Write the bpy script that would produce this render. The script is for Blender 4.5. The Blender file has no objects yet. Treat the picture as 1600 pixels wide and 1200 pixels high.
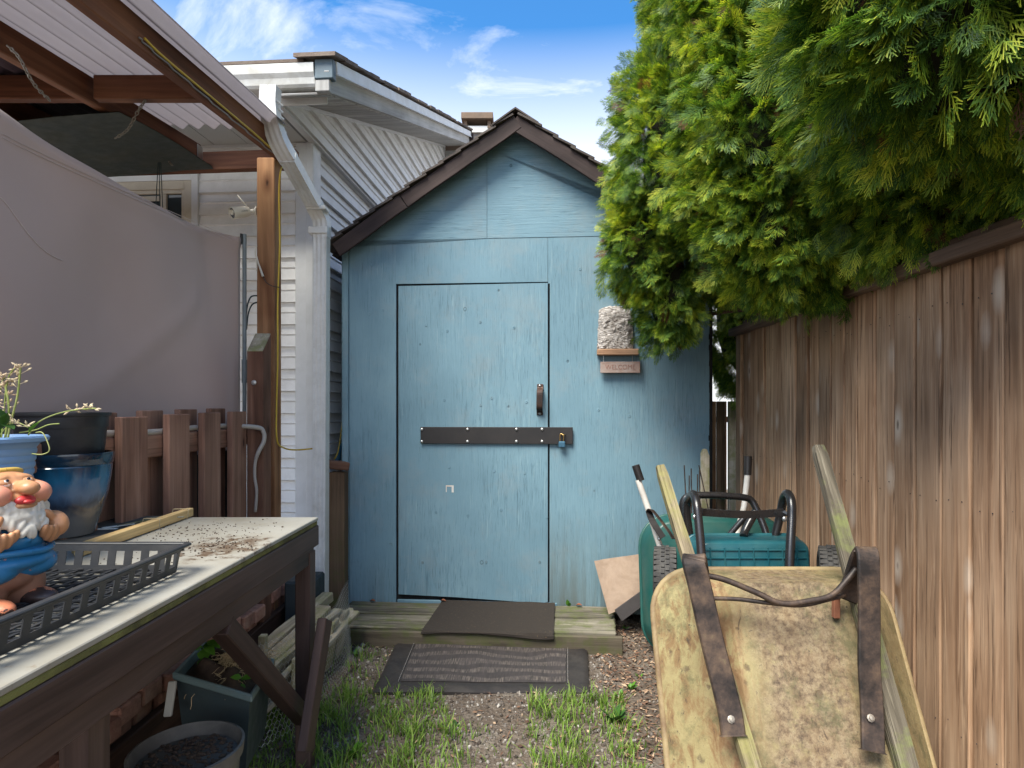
import bpy, bmesh, math, random
import numpy as np
from mathutils import Vector, Matrix, noise as mnoise
random.seed(7)
rng = np.random.default_rng(7)
scene = bpy.context.scene
COL = scene.collection
# ---------------------------------------------------------------- camera
F, VX, VY, EYE = 950.0, 814.0, 637.0, 1.22      # focal length in photo pixels, vanishing point, eye height
cam_data = bpy.data.cameras.new('camera')
cam = bpy.data.objects.new('camera', cam_data); COL.objects.link(cam)
cam.location = (0, 0, EYE); cam.rotation_euler = (math.radians(90), 0, 0)
cam_data.sensor_width = 36; cam_data.lens = 36 * F / 1600
cam_data.shift_x = -(VX - 800) / 1600; cam_data.shift_y = (VY - 600) / 1600
cam_data.clip_start = 0.02; cam_data.clip_end = 3000
scene.camera = cam
# ---------------------------------------------------------------- sun, sky, exposure
SUN_DIR = Vector((-0.30, -0.44, 0.84)).normalized()      # from the scene towards the sun
SUN_EL = math.asin(SUN_DIR.z)
world = bpy.data.worlds.new('World'); scene.world = world; world.use_nodes = True
wn = world.node_tree; wn.nodes.clear()
def W(t, **k):
    n = wn.nodes.new(t)
    for a, b in k.items(): setattr(n, a, b)
    return n
wo = W('ShaderNodeOutputWorld'); wb = W('ShaderNodeBackground'); wb.inputs[1].default_value = 0.10
sky = W('ShaderNodeTexSky', sky_type='NISHITA', sun_disc=False, sun_elevation=SUN_EL,
        sun_rotation=math.atan2(SUN_DIR.x, SUN_DIR.y))
sky.air_density = 1.0; sky.dust_density = 0.4; sky.ozone_density = 3.0
tc = W('ShaderNodeTexCoord'); sep = W('ShaderNodeSeparateXYZ'); wn.links.new(tc.outputs['Generated'], sep.inputs[0])
zz = W('ShaderNodeMath', operation='MAXIMUM'); wn.links.new(sep.outputs[2], zz.inputs[0]); zz.inputs[1].default_value = 0.02
za = W('ShaderNodeMath', operation='ADD'); wn.links.new(zz.outputs[0], za.inputs[0]); za.inputs[1].default_value = 0.12
dx = W('ShaderNodeMath', operation='DIVIDE'); dy = W('ShaderNodeMath', operation='DIVIDE')
wn.links.new(sep.outputs[0], dx.inputs[0]); wn.links.new(sep.outputs[1], dy.inputs[0])
wn.links.new(za.outputs[0], dx.inputs[1]); wn.links.new(za.outputs[0], dy.inputs[1])
cmb = W('ShaderNodeCombineXYZ'); wn.links.new(dx.outputs[0], cmb.inputs[0]); wn.links.new(dy.outputs[0], cmb.inputs[1])
cmp_ = W('ShaderNodeMapping'); cmp_.inputs['Scale'].default_value = (0.9, 1.5, 1); cmp_.inputs['Location'].default_value = (5.1, 2.2, 0)
cmp_.inputs['Rotation'].default_value = (0, 0, 0.5)
wn.links.new(cmb.outputs[0], cmp_.inputs[0])
cn = W('ShaderNodeTexNoise'); cn.inputs['Scale'].default_value = 1.5; cn.inputs['Detail'].default_value = 9
cn.inputs['Roughness'].default_value = 0.62; cn.inputs['Distortion'].default_value = 0.9
wn.links.new(cmp_.outputs[0], cn.inputs['Vector'])
cr = W('ShaderNodeValToRGB'); cr.color_ramp.elements[0].position = 0.50; cr.color_ramp.elements[1].position = 0.76
cr.color_ramp.elements[1].color = (0.7, 0.7, 0.7, 1)
wn.links.new(cn.outputs[0], cr.inputs[0])
# thin white veil towards the horizon
hz = W('ShaderNodeMapRange'); wn.links.new(sep.outputs[2], hz.inputs[0])
hz.inputs[1].default_value = 0.30; hz.inputs[2].default_value = 0.53; hz.inputs[3].default_value = 0.85; hz.inputs[4].default_value = 0.0
mxf = W('ShaderNodeMath', operation='MAXIMUM'); wn.links.new(cr.outputs[0], mxf.inputs[0]); wn.links.new(hz.outputs[0], mxf.inputs[1])
gain = W('ShaderNodeMix', data_type='RGBA', blend_type='MULTIPLY'); gain.inputs[0].default_value = 1
wn.links.new(sky.outputs[0], gain.inputs[6]); gain.inputs[7].default_value = (0.155, 0.36, 0.48, 1)
cm = W('ShaderNodeMix', data_type='RGBA'); wn.links.new(mxf.outputs[0], cm.inputs[0])
wn.links.new(gain.outputs[2], cm.inputs[6]); cm.inputs[7].default_value = (3.1, 3.0, 2.9, 1)
wn.links.new(cm.outputs[2], wb.inputs[0]); wn.links.new(wb.outputs[0], wo.inputs[0])
sd = bpy.data.lights.new('sun', 'SUN'); sd.energy = 1.5; sd.angle = math.radians(32); sd.color = (1.0, 0.95, 0.84)
sun = bpy.data.objects.new('sun', sd); COL.objects.link(sun)
sun.rotation_euler = SUN_DIR.to_track_quat('Z', 'Y').to_euler(); sun.location = (0, 0, 8)
scene.view_settings.view_transform = 'Standard'; scene.view_settings.look = 'None'
scene.view_settings.gamma = 1.0; scene.view_settings.use_curve_mapping = False
scene.view_settings.exposure = 2.6
scene.render.engine = 'CYCLES'
# ---------------------------------------------------------------- helpers
def P(px, py, d): return Vector(((px - VX) / F * d, d, EYE - (py - VY) / F * d))
def Gd(py, z=0.0): return (EYE - z) * F / (py - VY)
WM = {}
def wmat(o): return WM[o.name] if o is not None and o.name in WM else Matrix.Identity(4)
def link(o, parent=None, M=None):
    COL.objects.link(o); M = M or Matrix.Identity(4); WM[o.name] = M.copy()
    if parent is not None:
        o.parent = parent; o.matrix_local = wmat(parent).inverted() @ M
    else: o.matrix_local = M
    return o
def tag(o, label=None, cat=None, group=None, kind=None):
    if label: o['label'] = label
    if cat: o['category'] = cat
    if group: o['group'] = group
    if kind: o['kind'] = kind
    return o
def thing(name, loc, label, cat, group=None):
    o = bpy.data.objects.new(name, None); o.empty_display_size = 0.1
    link(o, None, Matrix.Translation(Vector(loc))); return tag(o, label, cat, group)
class MB:
    def __init__(s): s.v = []; s.f = []
    def add(s, vs, fs):
        n = len(s.v); s.v += [Vector(v) for v in vs]; s.f += [tuple(i + n for i in f) for f in fs]; return s
    def box(s, x0, x1, y0, y1, z0, z1, M=None):
        vs = [Vector((x, y, z)) for x in (x0, x1) for y in (y0, y1) for z in (z0, z1)]
        if M is not None: vs = [M @ v for v in vs]
        return s.add(vs, [(0,1,3,2),(4,6,7,5),(0,4,5,1),(2,3,7,6),(0,2,6,4),(1,5,7,3)])
    def tube(s, pts, r, n=10, smooth=0, caps=True, radii=None, flat=None):
        pts = [Vector(p) for p in pts]
        if smooth: 
            pts0 = pts; pts = catmull(pts, smooth)
            if radii: radii = [radii[min(int(i/smooth), len(radii)-1)]*(1-(i%smooth)/smooth) + radii[min(int(i/smooth)+1, len(radii)-1)]*((i%smooth)/smooth) for i in range(len(pts))]
        T = [(pts[min(i+1,len(pts)-1)] - pts[max(i-1,0)]).normalized() for i in range(len(pts))]
        up = Vector((0,0,1)) if abs(T[0].z) < .9 else Vector((1,0,0))
        if flat is not None: up = Vector(flat[2])
        N = (up - T[0]*up.dot(T[0])).normalized(); vs = []
        for i, p in enumerate(pts):
            N = (N - T[i]*N.dot(T[i])).normalized(); B = T[i].cross(N); rr = radii[i] if radii else r
            if flat is not None:
                a, b = flat[0]/2, flat[1]/2
                for (u, w) in ((-a,-b),(a,-b),(a,b),(-a,b)): vs.append(p + B*u + N*w)
            else:
                for k in range(n): a = 2*math.pi*k/n; vs.append(p + N*math.cos(a)*rr + B*math.sin(a)*rr)
        if flat is not None: n = 4
        fs = [(i*n+k, i*n+(k+1)%n, (i+1)*n+(k+1)%n, (i+1)*n+k) for i in range(len(pts)-1) for k in range(n)]
        if caps: fs += [tuple(range(n-1,-1,-1)), tuple((len(pts)-1)*n+k for k in range(n))]
        return s.add(vs, fs)
    def lathe(s, prof, n=32, c=(0,0,0), M=None):
        c = Vector(c); vs = []
        for (r, z) in prof:
            for k in range(n):
                a = 2*math.pi*k/n; v = Vector((r*math.cos(a), r*math.sin(a), z))
                vs.append((M @ v if M is not None else v) + c)
        fs = [(i*n+k, i*n+(k+1)%n, (i+1)*n+(k+1)%n, (i+1)*n+k) for i in range(len(prof)-1) for k in range(n)]
        return s.add(vs, fs)
    def ball(s, c, r, seg=16, rings=10, M=None):
        if not hasattr(r, '__len__'): r = (r, r, r)
        prof = [(math.sin(math.pi*i/rings), -math.cos(math.pi*i/rings)) for i in range(rings+1)]
        Mx = (M or Matrix.Identity(3)).to_3x3() @ Matrix.Diagonal(Vector(r))
        prof[0] = (1e-4, -1); prof[-1] = (1e-4, 1)
        return s.lathe(prof, seg, c, Mx)
def catmull(pts, k):
    out = []; n = len(pts)
    for i in range(n-1):
        a, b, c, d = pts[max(i-1,0)], pts[i], pts[i+1], pts[min(i+2,n-1)]
        for j in range(k):
            t = j/k
            out.append(0.5*((2*b) + (c-a)*t + (2*a-5*b+4*c-d)*t*t + (3*b-a-3*c+d)*t**3))
    out.append(pts[-1]); return out
def mesh_obj(name, mb, mat, parent=None, M=None, smooth=False, bevel=0, weld=False, angle=None, kind=None, recenter=True):
    """link a mesh; M given: vertices are local to M. otherwise vertices are world and the origin goes to their centre"""
    vs = mb.v
    if M is None:
        c = sum(vs, Vector()) / max(len(vs), 1); M = Matrix.Translation(c); vs = [v - c for v in vs]
    me = bpy.data.meshes.new(name); me.from_pydata([tuple(v) for v in vs], [], mb.f)
    if bevel or weld:
        bm = bmesh.new(); bm.from_mesh(me)
        if weld: bmesh.ops.remove_doubles(bm, verts=bm.verts, dist=1e-5)
        if bevel: bmesh.ops.bevel(bm, geom=[e for e in bm.edges if len(e.link_faces) == 2 and e.calc_face_angle(0) > 0.5], offset=bevel, segments=1, affect='EDGES')
        bmesh.ops.recalc_face_normals(bm, faces=bm.faces); bm.to_mesh(me); bm.free()
    else:
        bm = bmesh.new(); bm.from_mesh(me); bmesh.ops.recalc_face_normals(bm, faces=bm.faces); bm.to_mesh(me); bm.free()
    if smooth:
        me.polygons.foreach_set('use_smooth', [True]*len(me.polygons))
        if angle: me.set_sharp_from_angle(angle=math.radians(angle))
    me.materials.append(mat); o = bpy.data.objects.new(name, me)
    if kind: o['kind'] = kind
    return link(o, parent, M)
BOXC = {}
def boxmesh(sx, sy, sz, bevel, mat, seg=0, jit=0, seed=0):
    key = (round(sx,4), round(sy,4), round(sz,4), bevel, mat.name, seg, jit, seed)
    if key in BOXC: return BOXC[key]
    bm = bmesh.new(); bmesh.ops.create_cube(bm, size=1)
    bmesh.ops.scale(bm, vec=(sx, sy, sz), verts=bm.verts)
    if seg:
        es = [e for e in bm.edges if abs((e.verts[0].co - e.verts[1].co).z) > sz*.9]
        bmesh.ops.subdivide_edges(bm, edges=es, cuts=seg)
    if bevel:
        ang = [e for e in bm.edges if e.calc_face_angle(0) > 0.5]
        bmesh.ops.bevel(bm, geom=ang, offset=min(bevel, min(sx,sy,sz)*.3), segments=1, affect='EDGES')
    if jit:
        for v in bm.verts:
            q = Vector((v.co.x*3+seed*7.1, v.co.y*3, v.co.z*4+seed*3.3))
            v.co += Vector((mnoise.noise(q), mnoise.noise(q+Vector((9,2,5))), 0))*jit
    me = bpy.data.meshes.new('board'); bm.to_mesh(me); bm.free(); me.materials.append(mat)
    BOXC[key] = me; return me
def rotmat(ex, ey, ez): return Matrix((ex, ey, ez)).transposed()
def beam(name, parent, mat, p0, p1, w, h, up=(0,0,1), bevel=0.003, seg=0, jit=0, seed=0, kind=None):
    """box from p0 to p1 with its grain along local Z; h is measured along 'up'"""
    p0, p1 = Vector(p0), Vector(p1); ez = (p1-p0).normalized(); up = Vector(up)
    ey = (up - ez*up.dot(ez)).normalized(); ex = ey.cross(ez)
    M = Matrix.Translation((p0+p1)/2) @ rotmat(ex, ey, ez).to_4x4()
    me = boxmesh(w, h, (p1-p0).length, bevel, mat, seg, jit, seed)
    o = bpy.data.objects.new(name, me)
    if kind: o['kind'] = kind
    return link(o, parent, M)
class Frame:
    def __init__(s, O, t):
        k = math.hypot(1, t); s.O = Vector(O); s.ex = Vector((1/k, -t/k, 0)); s.ey = Vector((t/k, 1/k, 0)); s.ez = Vector((0,0,1))
    def w(s, x, y, z): return s.O + s.ex*x + s.ey*y + s.ez*z
    def hit(s, px, py, y=0.0):       # where the view ray of a photo pixel meets the plane local-y = y
        r = Vector(((px-VX)/F, 1, -(py-VY)/F)); e = Vector((0,0,EYE))
        t = ((s.O + s.ey*y - e).dot(s.ey)) / r.dot(s.ey); q = e + r*t - s.O
        return (q.dot(s.ex), q.z)
    def hitx(s, px, py, x=0.0):
        r = Vector(((px-VX)/F, 1, -(py-VY)/F)); e = Vector((0,0,EYE))
        t = ((s.O + s.ex*x - e).dot(s.ex)) / r.dot(s.ex); q = e + r*t - s.O
        return (q.dot(s.ey), q.z)
W0 = Frame((0,0,0), 0)
def fbox(name, parent, mat, fr, xs, ys, zs, grain='z', bevel=0.003, kind=None, jit=0, seg=0, seed=0):
    d = {'x':(xs[1]-xs[0]), 'y':(ys[1]-ys[0]), 'z':(zs[1]-zs[0])}
    c = fr.w((xs[0]+xs[1])/2, (ys[0]+ys[1])/2, (zs[0]+zs[1])/2)
    if grain == 'z': R = rotmat(fr.ex, fr.ey, fr.ez); s = (d['x'], d['y'], d['z'])
    elif grain == 'x': R = rotmat(fr.ey, fr.ez, fr.ex); s = (d['y'], d['z'], d['x'])
    else: R = rotmat(fr.ez, fr.ex, fr.ey); s = (d['z'], d['x'], d['y'])
    me = boxmesh(*[abs(v) for v in s], bevel, mat, seg, jit, seed); o = bpy.data.objects.new(name, me)
    if kind: o['kind'] = kind
    return link(o, parent, Matrix.Translation(c) @ R.to_4x4())
def fprism(name, parent, mat, fr, poly, y0, y1, bevel=0.002, M=None):
    """polygon in the frame's x-z plane given a depth y0..y1"""
    cx = sum(p[0] for p in poly)/len(poly); cz = sum(p[1] for p in poly)/len(poly); cy = (y0+y1)/2
    mb = MB(); n = len(poly)
    mb.add([(p[0]-cx, y0-cy, p[1]-cz) for p in poly] + [(p[0]-cx, y1-cy, p[1]-cz) for p in poly],
           [tuple(range(n)), tuple(range(2*n-1, n-1, -1))] + [(i, (i+1)%n, (i+1)%n+n, i+n) for i in range(n)])
    M = Matrix.Translation(fr.w(cx, cy, cz)) @ rotmat(fr.ex, fr.ey, fr.ez).to_4x4()
    return mesh_obj(name, mb, mat, parent, M, bevel=bevel)
def np_mesh(name, verts, faces, mat, parent=None, smooth=False, attrs=None, M=None):
    """fast mesh from numpy arrays; faces all of one size"""
    me = bpy.data.meshes.new(name); nv, nf, k = len(verts), len(faces), faces.shape[1]
    me.vertices.add(nv); me.vertices.foreach_set('co', verts.astype(np.float32).ravel())
    me.loops.add(nf*k); me.loops.foreach_set('vertex_index', faces.astype(np.int32).ravel())
    me.polygons.add(nf); me.polygons.foreach_set('loop_start', np.arange(0, nf*k, k, dtype=np.int32))
    me.polygons.foreach_set('loop_total', np.full(nf, k, dtype=np.int32))
    if smooth: me.polygons.foreach_set('use_smooth', np.ones(nf, dtype=bool))
    if attrs:
        for nm, arr in attrs.items():
            a = me.attributes.new(nm, 'FLOAT', 'POINT'); a.data.foreach_set('value', arr.astype(np.float32))
    me.update(calc_edges=True); me.materials.append(mat)
    return link(bpy.data.objects.new(name, me), parent, M)
# ---------------------------------------------------------------- materials
class NT:
    def __init__(s, name):
        s.m = bpy.data.materials.new(name); s.m.use_nodes = True; s.t = s.m.node_tree; s.t.nodes.clear()
        s.out = s.n('ShaderNodeOutputMaterial'); s.b = s.n('ShaderNodeBsdfPrincipled'); s.l(s.b.outputs[0], s.out.inputs[0])
        s.tc = s.n('ShaderNodeTexCoord'); s.oi = s.n('ShaderNodeObjectInfo')
    def n(s, t, **k):
        x = s.t.nodes.new(t)
        for a, b in k.items(): setattr(x, a, b)
        return x
    def l(s, a, b): s.t.links.new(a, b)
    def put(s, inp, v):
        if hasattr(v, 'is_output') or isinstance(v, bpy.types.NodeSocket): s.l(v, inp)
        else: inp.default_value = v if not (isinstance(v, tuple) and len(v) == 3 and inp.type == 'RGBA') else (*v, 1)
    def math(s, op, a, b=0.0, c=None, clamp=False):
        x = s.n('ShaderNodeMath', operation=op, use_clamp=clamp); s.put(x.inputs[0], a); s.put(x.inputs[1], b)
        if c is not None: s.put(x.inputs[2], c)
        return x.outputs[0]
    def obj(s, rnd=30.0):        # object coordinates, shifted at random for every object
        if not rnd: return s.tc.outputs['Object']
        r = s.math('MULTIPLY', s.oi.outputs['Random'], rnd); x = s.n('ShaderNodeVectorMath', operation='ADD')
        s.l(s.tc.outputs['Object'], x.inputs[0]); s.l(r, x.inputs[1]); return x.outputs[0]
    def map(s, v, sc, rot=(0,0,0)):
        x = s.n('ShaderNodeMapping'); s.l(v, x.inputs[0]); x.inputs['Scale'].default_value = sc if hasattr(sc, '__len__') else (sc,)*3
        x.inputs['Rotation'].default_value = rot; return x.outputs[0]
    def noise(s, v, sc=5, det=5, rough=.55, dist=0.0):
        x = s.n('ShaderNodeTexNoise'); s.l(v, x.inputs['Vector']); x.inputs['Scale'].default_value = sc
        x.inputs['Detail'].default_value = det; x.inputs['Roughness'].default_value = rough; x.inputs['Distortion'].default_value = dist
        return x.outputs[0]
    def voro(s, v, sc=5, feat='F1'):
        x = s.n('ShaderNodeTexVoronoi', feature=feat); s.l(v, x.inputs['Vector']); x.inputs['Scale'].default_value = sc; return x
    def rng(s, v, a, b, c=0.0, d=1.0):
        x = s.n('ShaderNodeMapRange'); s.put(x.inputs[0], v)
        for i, q in enumerate((a, b, c, d)): x.inputs[i+1].default_value = q
        return x.outputs[0]
    def ramp(s, v, stops):
        x = s.n('ShaderNodeValToRGB'); s.put(x.inputs[0], v); e = x.color_ramp.elements
        while len(e) < len(stops): e.new(0.5)
        for i, (p, c) in enumerate(stops): e[i].position = p; e[i].color = (*c, 1)
        return x.outputs[0]
    def mix(s, f, a, b, mode='MIX'):
        x = s.n('ShaderNodeMix', data_type='RGBA', blend_type=mode); s.put(x.inputs[0], f)
        s.put(x.inputs[6], a); s.put(x.inputs[7], b); return x.outputs[2]
    def bump(s, h, st=.3, dist=.01, nrm=None):
        x = s.n('ShaderNodeBump'); s.put(x.inputs['Height'], h); x.inputs['Strength'].default_value = st; x.inputs['Distance'].default_value = dist
        if nrm is not None: s.l(nrm, x.inputs['Normal'])
        s.l(x.outputs[0], s.b.inputs['Normal']); return x.outputs[0]
    def set(s, **k):
        for a, v in k.items(): s.put(s.b.inputs[a.replace('_', ' ')], v)
        return s
def vcol(s, c, var=.15):        # colour with a little value change from object to object
    f = s.rng(s.oi.outputs['Random'], 0, 1, 1-var, 1+var); x = s.n('ShaderNodeVectorMath', operation='SCALE')
    s.put(x.inputs[0], c); s.l(f, x.inputs[3]); return x.outputs[0]
def wood(name, dark, mid, light, rough=.75, var=.18, knots=True, moss=None, mossz=None, bump=.35, fine=1.0, knotring=None, crisp=0):
    s = NT(name); v = s.obj(); g = s.map(v, (1, 1, .07))
    n1 = s.noise(g, 14*fine, 6, .6, 1.4); n2 = s.noise(s.map(v, (1,1,.03)), 90*fine, 3, .6); n3 = s.noise(v, 2.2, 3, .5)
    col = s.ramp(n1, [(.28, dark), (.5, mid), (.74, light)])
    col = s.mix(s.rng(n2, .35, .6, .38, 0), col, tuple(c*.45 for c in dark))
    col = s.mix(s.rng(n3, .45, .75, 0, .45), col, tuple(c*1.25 for c in light))
    if crisp:
        ln1 = s.noise(s.map(v, (1,1,.018)), 75*fine, 5, .7, .5); lf = s.rng(ln1, .56, .62, 0, crisp); col = s.mix(lf, col, tuple(c*.38 for c in dark))
        ln2 = s.noise(s.map(v, (1,1,.03)), 42*fine, 4, .7, 1.0); col = s.mix(s.rng(ln2, .58, .66, 0, crisp*.6), col, tuple(min(1,c*1.35) for c in light))
    h = s.math('ADD', s.math('MULTIPLY', n1, .6), n2)
    if knots:
        vo = s.voro(s.map(v, (1, 1, .42)), 7.5); k = s.math('ADD', vo.outputs['Distance'], s.math('MULTIPLY', s.noise(v, 30, 2), .05))
        kk = s.rng(k, .055, .10, 1, 0); kr = s.rng(k, .10, .27, .85, 0)
        col = s.mix(kr, col, knotring or dark); col = s.mix(kk, col, tuple(c*.3 for c in dark))
        h = s.math('SUBTRACT', h, s.math('MULTIPLY', kk, .8))
    if moss:
        mf = s.rng(s.noise(v, 9, 6, .7), .45, .62, 0, 1)
        if mossz is not None:
            sp = s.n('ShaderNodeSeparateXYZ'); s.l(s.tc.outputs['Object'], sp.inputs[0])
            mf = s.math('MULTIPLY', mf, s.rng(sp.outputs[2], mossz[0], mossz[1], 1, 0))
        col = s.mix(s.math('MULTIPLY', mf, .8), col, moss)
    s.set(Base_Color=vcol(s, col, var), Roughness=rough, Specular_IOR_Level=.25); s.bump(h, bump, .004); return s.m
def plain(name, c, rough=.5, metal=0.0, var=0.0, dirt=None, dirtamt=.5, bumpsc=None, bump=.1, spec=.4, coat=0):
    s = NT(name); v = s.obj(); col = s.mix(0.0, c, c)
    if dirt: col = s.mix(s.math('MULTIPLY', s.rng(s.noise(v, 7, 8, .68, .4), .42, .7), dirtamt), c, dirt)
    if var: col = vcol(s, col, var)
    n = s.noise(v, 25, 4); s.set(Base_Color=col, Roughness=s.rng(n, .3, .7, rough*.85, min(1, rough*1.2)), Metallic=metal, Specular_IOR_Level=spec, Coat_Weight=coat)
    if bumpsc: s.bump(s.noise(v, bumpsc, 4), bump, .003)
    return s.m
# ================================================================ material palette
WOOD_FENCE = wood('cedar_board', (.22,.115,.062), (.40,.235,.135), (.56,.375,.24), var=.26, crisp=.75, knotring=(.62,.50,.39), bump=.35)
WOOD_RAIL = wood('weathered_rail', (.075,.045,.03), (.16,.10,.068), (.27,.185,.13), var=.15)
WOOD_RED = wood('stained_rafter', (.06,.022,.012), (.15,.058,.03), (.25,.11,.055), rough=.7, var=.15, fine=.6)
WOOD_POST = wood('treated_post', (.15,.062,.028), (.30,.145,.07), (.45,.26,.13), var=.05, fine=.7)
WOOD_DARK = wood('brown_stained_post', (.09,.042,.026), (.17,.082,.052), (.25,.135,.09), var=.08, fine=.6)
WOOD_PICKET = wood('brown_picket', (.16,.075,.05), (.27,.14,.095), (.38,.22,.155), var=.12, crisp=.4, fine=.7)
WOOD_TABLE = wood('dark_table_wood', (.03,.017,.014), (.068,.041,.034), (.115,.075,.062), rough=.55, var=.1, knots=False, fine=.7, bump=.2)
WOOD_RAW = wood('raw_pine', (.42,.24,.09), (.62,.41,.17), (.74,.55,.28), rough=.6, var=.1, knots=False, bump=.15)
WOOD_DECK = wood('old_deck_plank', (.035,.03,.024), (.115,.10,.075), (.22,.20,.155), rough=.95, var=.35, crisp=.8, moss=(.075,.085,.03), knots=False, bump=.6)
WOOD_MOSS = wood('mossy_post', (.055,.032,.018), (.12,.072,.04), (.2,.13,.08), var=.1, moss=(.085,.105,.02), mossz=(-.45,.25))
WOOD_GREY = wood('grey_weathered', (.12,.095,.065), (.32,.27,.2), (.52,.46,.36), rough=.9, var=.15, moss=(.2,.2,.08), knots=False, bump=.7, fine=.8)
WOOD_RAKE = wood('rake_board', (.018,.012,.011), (.042,.028,.026), (.08,.056,.05), var=.1, knots=False, fine=.5)
WOOD_TRIMG = wood('grey_fascia', (.30,.29,.27), (.48,.47,.45), (.6,.59,.57), var=.05, knots=False, fine=.5, bump=.2)
SHINGLE = plain('asphalt_shingle', (.06,.048,.043), .95, var=.3, dirt=(.12,.10,.085), bumpsc=160, bump=.8)
SHINGLE2 = plain('brown_shingle', (.13,.095,.075), .95, var=.3, dirt=(.24,.2,.16), bumpsc=160, bump=.8)
SIDING = plain('vinyl_siding', (.78,.775,.765), .5, dirt=(.42,.41,.38), dirtamt=.35, bumpsc=90, bump=.05)
TRIM = plain('vinyl_trim', (.64,.65,.66), .45, dirt=(.4,.4,.38), dirtamt=.3)
WHITE = plain('white_aluminium', (.72,.72,.70), .4, dirt=(.50,.48,.42), dirtamt=.6)
GUTTER = plain('gutter_white', (.66,.655,.62), .45, dirt=(.42,.39,.32), dirtamt=.8)
BLACKM = plain('black_metal', (.016,.014,.014), .45, dirt=(.05,.04,.035), dirtamt=.25, spec=.5)
DARKGAP = plain('dark_gap', (.01,.01,.01), .9)
STEEL = plain('zinc_bolt', (.48,.48,.47), .35, metal=.9)
BRASS = plain('brass', (.45,.3,.12), .35, metal=.9)
def blue_paint(name, horiz=False, algae=False):
    s = NT(name); v = s.obj(20); g = s.map(v, (.045,1,1) if horiz else (1,1,.045))
    base = s.ramp(s.noise(v, 1.6, 5, .6), [(.3, (.128,.225,.28)), (.55, (.155,.265,.325)), (.75, (.185,.30,.355))])
    crack = s.noise(g, 85, 6, .66, .8); reg = s.noise(v, 2.6, 4, .6)
    cf = s.math('MULTIPLY', s.rng(crack, .56, .66, 0, 1), s.rng(reg, .42, .62, .12, .85))
    hair = s.noise(g, 260, 3, .6, .4); hf = s.math('MULTIPLY', s.rng(hair, .57, .66, 0, .7), s.rng(reg, .36, .6, .25, 1))
    col = s.mix(s.math('MULTIPLY', cf, .5), base, (.045,.095,.125)); col = s.mix(s.math('MULTIPLY', hf, .65), col, (.05,.10,.13))
    lightf = s.math('MULTIPLY', s.rng(crack, .43, .33, 0, .35), s.rng(reg, .4, .6)); col = s.mix(lightf, col, (.34,.46,.49))
    # painted-over knots and nail heads
    vo = s.voro(s.map(v, (1, 1, .8)), 5.3); d = vo.outputs['Distance']
    ring = s.math('MULTIPLY', s.rng(d, .03, .045, 0, 1), s.rng(d, .045, .062, 1, 0)); col = s.mix(s.math('MULTIPLY', ring, .75), col, (.05,.085,.1))
    dt = s.noise(v, 3.5, 6, .7); col = s.mix(s.rng(dt, .5, .75, 0, .38), col, (.26,.275,.265))
    if algae:
        sp = s.n('ShaderNodeSeparateXYZ'); s.l(s.tc.outputs['Object'], sp.inputs[0])
        af = s.math('MULTIPLY', s.rng(sp.outputs[2], algae[0], algae[1], .75, 0), s.rng(s.noise(g, 9, 5, .7), .35, .6)); col = s.mix(af, col, (.095,.085,.055))
    h = s.math('SUBTRACT', s.math('MULTIPLY', crack, -.9), s.math('ADD', s.math('MULTIPLY', hf, .5), s.math('MULTIPLY', ring, 1.2)))
    s.set(Base_Color=col, Roughness=s.rng(reg, .3, .7, .5, .72), Specular_IOR_Level=.35); s.bump(h, .45, .004); return s.m
BLUE = blue_paint('blue_paint', algae=(-1.35,-.75)); BLUEH = blue_paint('blue_paint_gable', True)
BLUED = blue_paint('blue_paint_door', algae=(-.96,-.62)); BLUET = blue_paint('blue_trim')

# ================================================================ ground
ground_m = NT('soil'); _s = ground_m; _v = _s.tc.outputs['Object']
_c = _s.ramp(_s.noise(_v, 6, 8, .7), [(.3, (.05,.036,.026)), (.5, (.11,.085,.065)), (.7, (.19,.165,.135))])
_vo = _s.voro(_v, 70); _c = _s.mix(_s.rng(_vo.outputs['Distance'], .0, .5, .8, 0), _c, _s.mix(_s.noise(_v, 90, 2), (.06,.045,.035), (.22,.19,.165)))
_s.set(Base_Color=_c, Roughness=.95, Specular_IOR_Level=.2)
_s.bump(_s.math('ADD', _s.noise(_v, 40, 5), _s.math('MULTIPLY', _vo.outputs['Distance'], -1.0)), .8, .01)
def gz(x, y): return 0.012*mnoise.noise(Vector((x*2.2, y*2.2, 0))) + 0.004*mnoise.noise(Vector((x*9, y*9, 3)))
gx = np.concatenate([[-400,-60,-12,-5], np.linspace(-2.4,2.4,97), [5,12,60,400]]); gy = np.concatenate([[-400,-60,-12,-3], np.linspace(.2,6.2,121), [8,14,60,400]])
gv = np.array([[x, y, gz(x,y) if abs(x) < 3 and 0 < y < 6.5 else 0] for y in gy for x in gx])
nx = len(gx); idx = np.arange(len(gy)*nx).reshape(len(gy), nx)
gf = np.stack([idx[:-1,:-1], idx[:-1,1:], idx[1:,1:], idx[1:,:-1]], -1).reshape(-1, 4)
tag(np_mesh('ground', gv, gf, ground_m.m, smooth=True), kind='structure')

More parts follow.
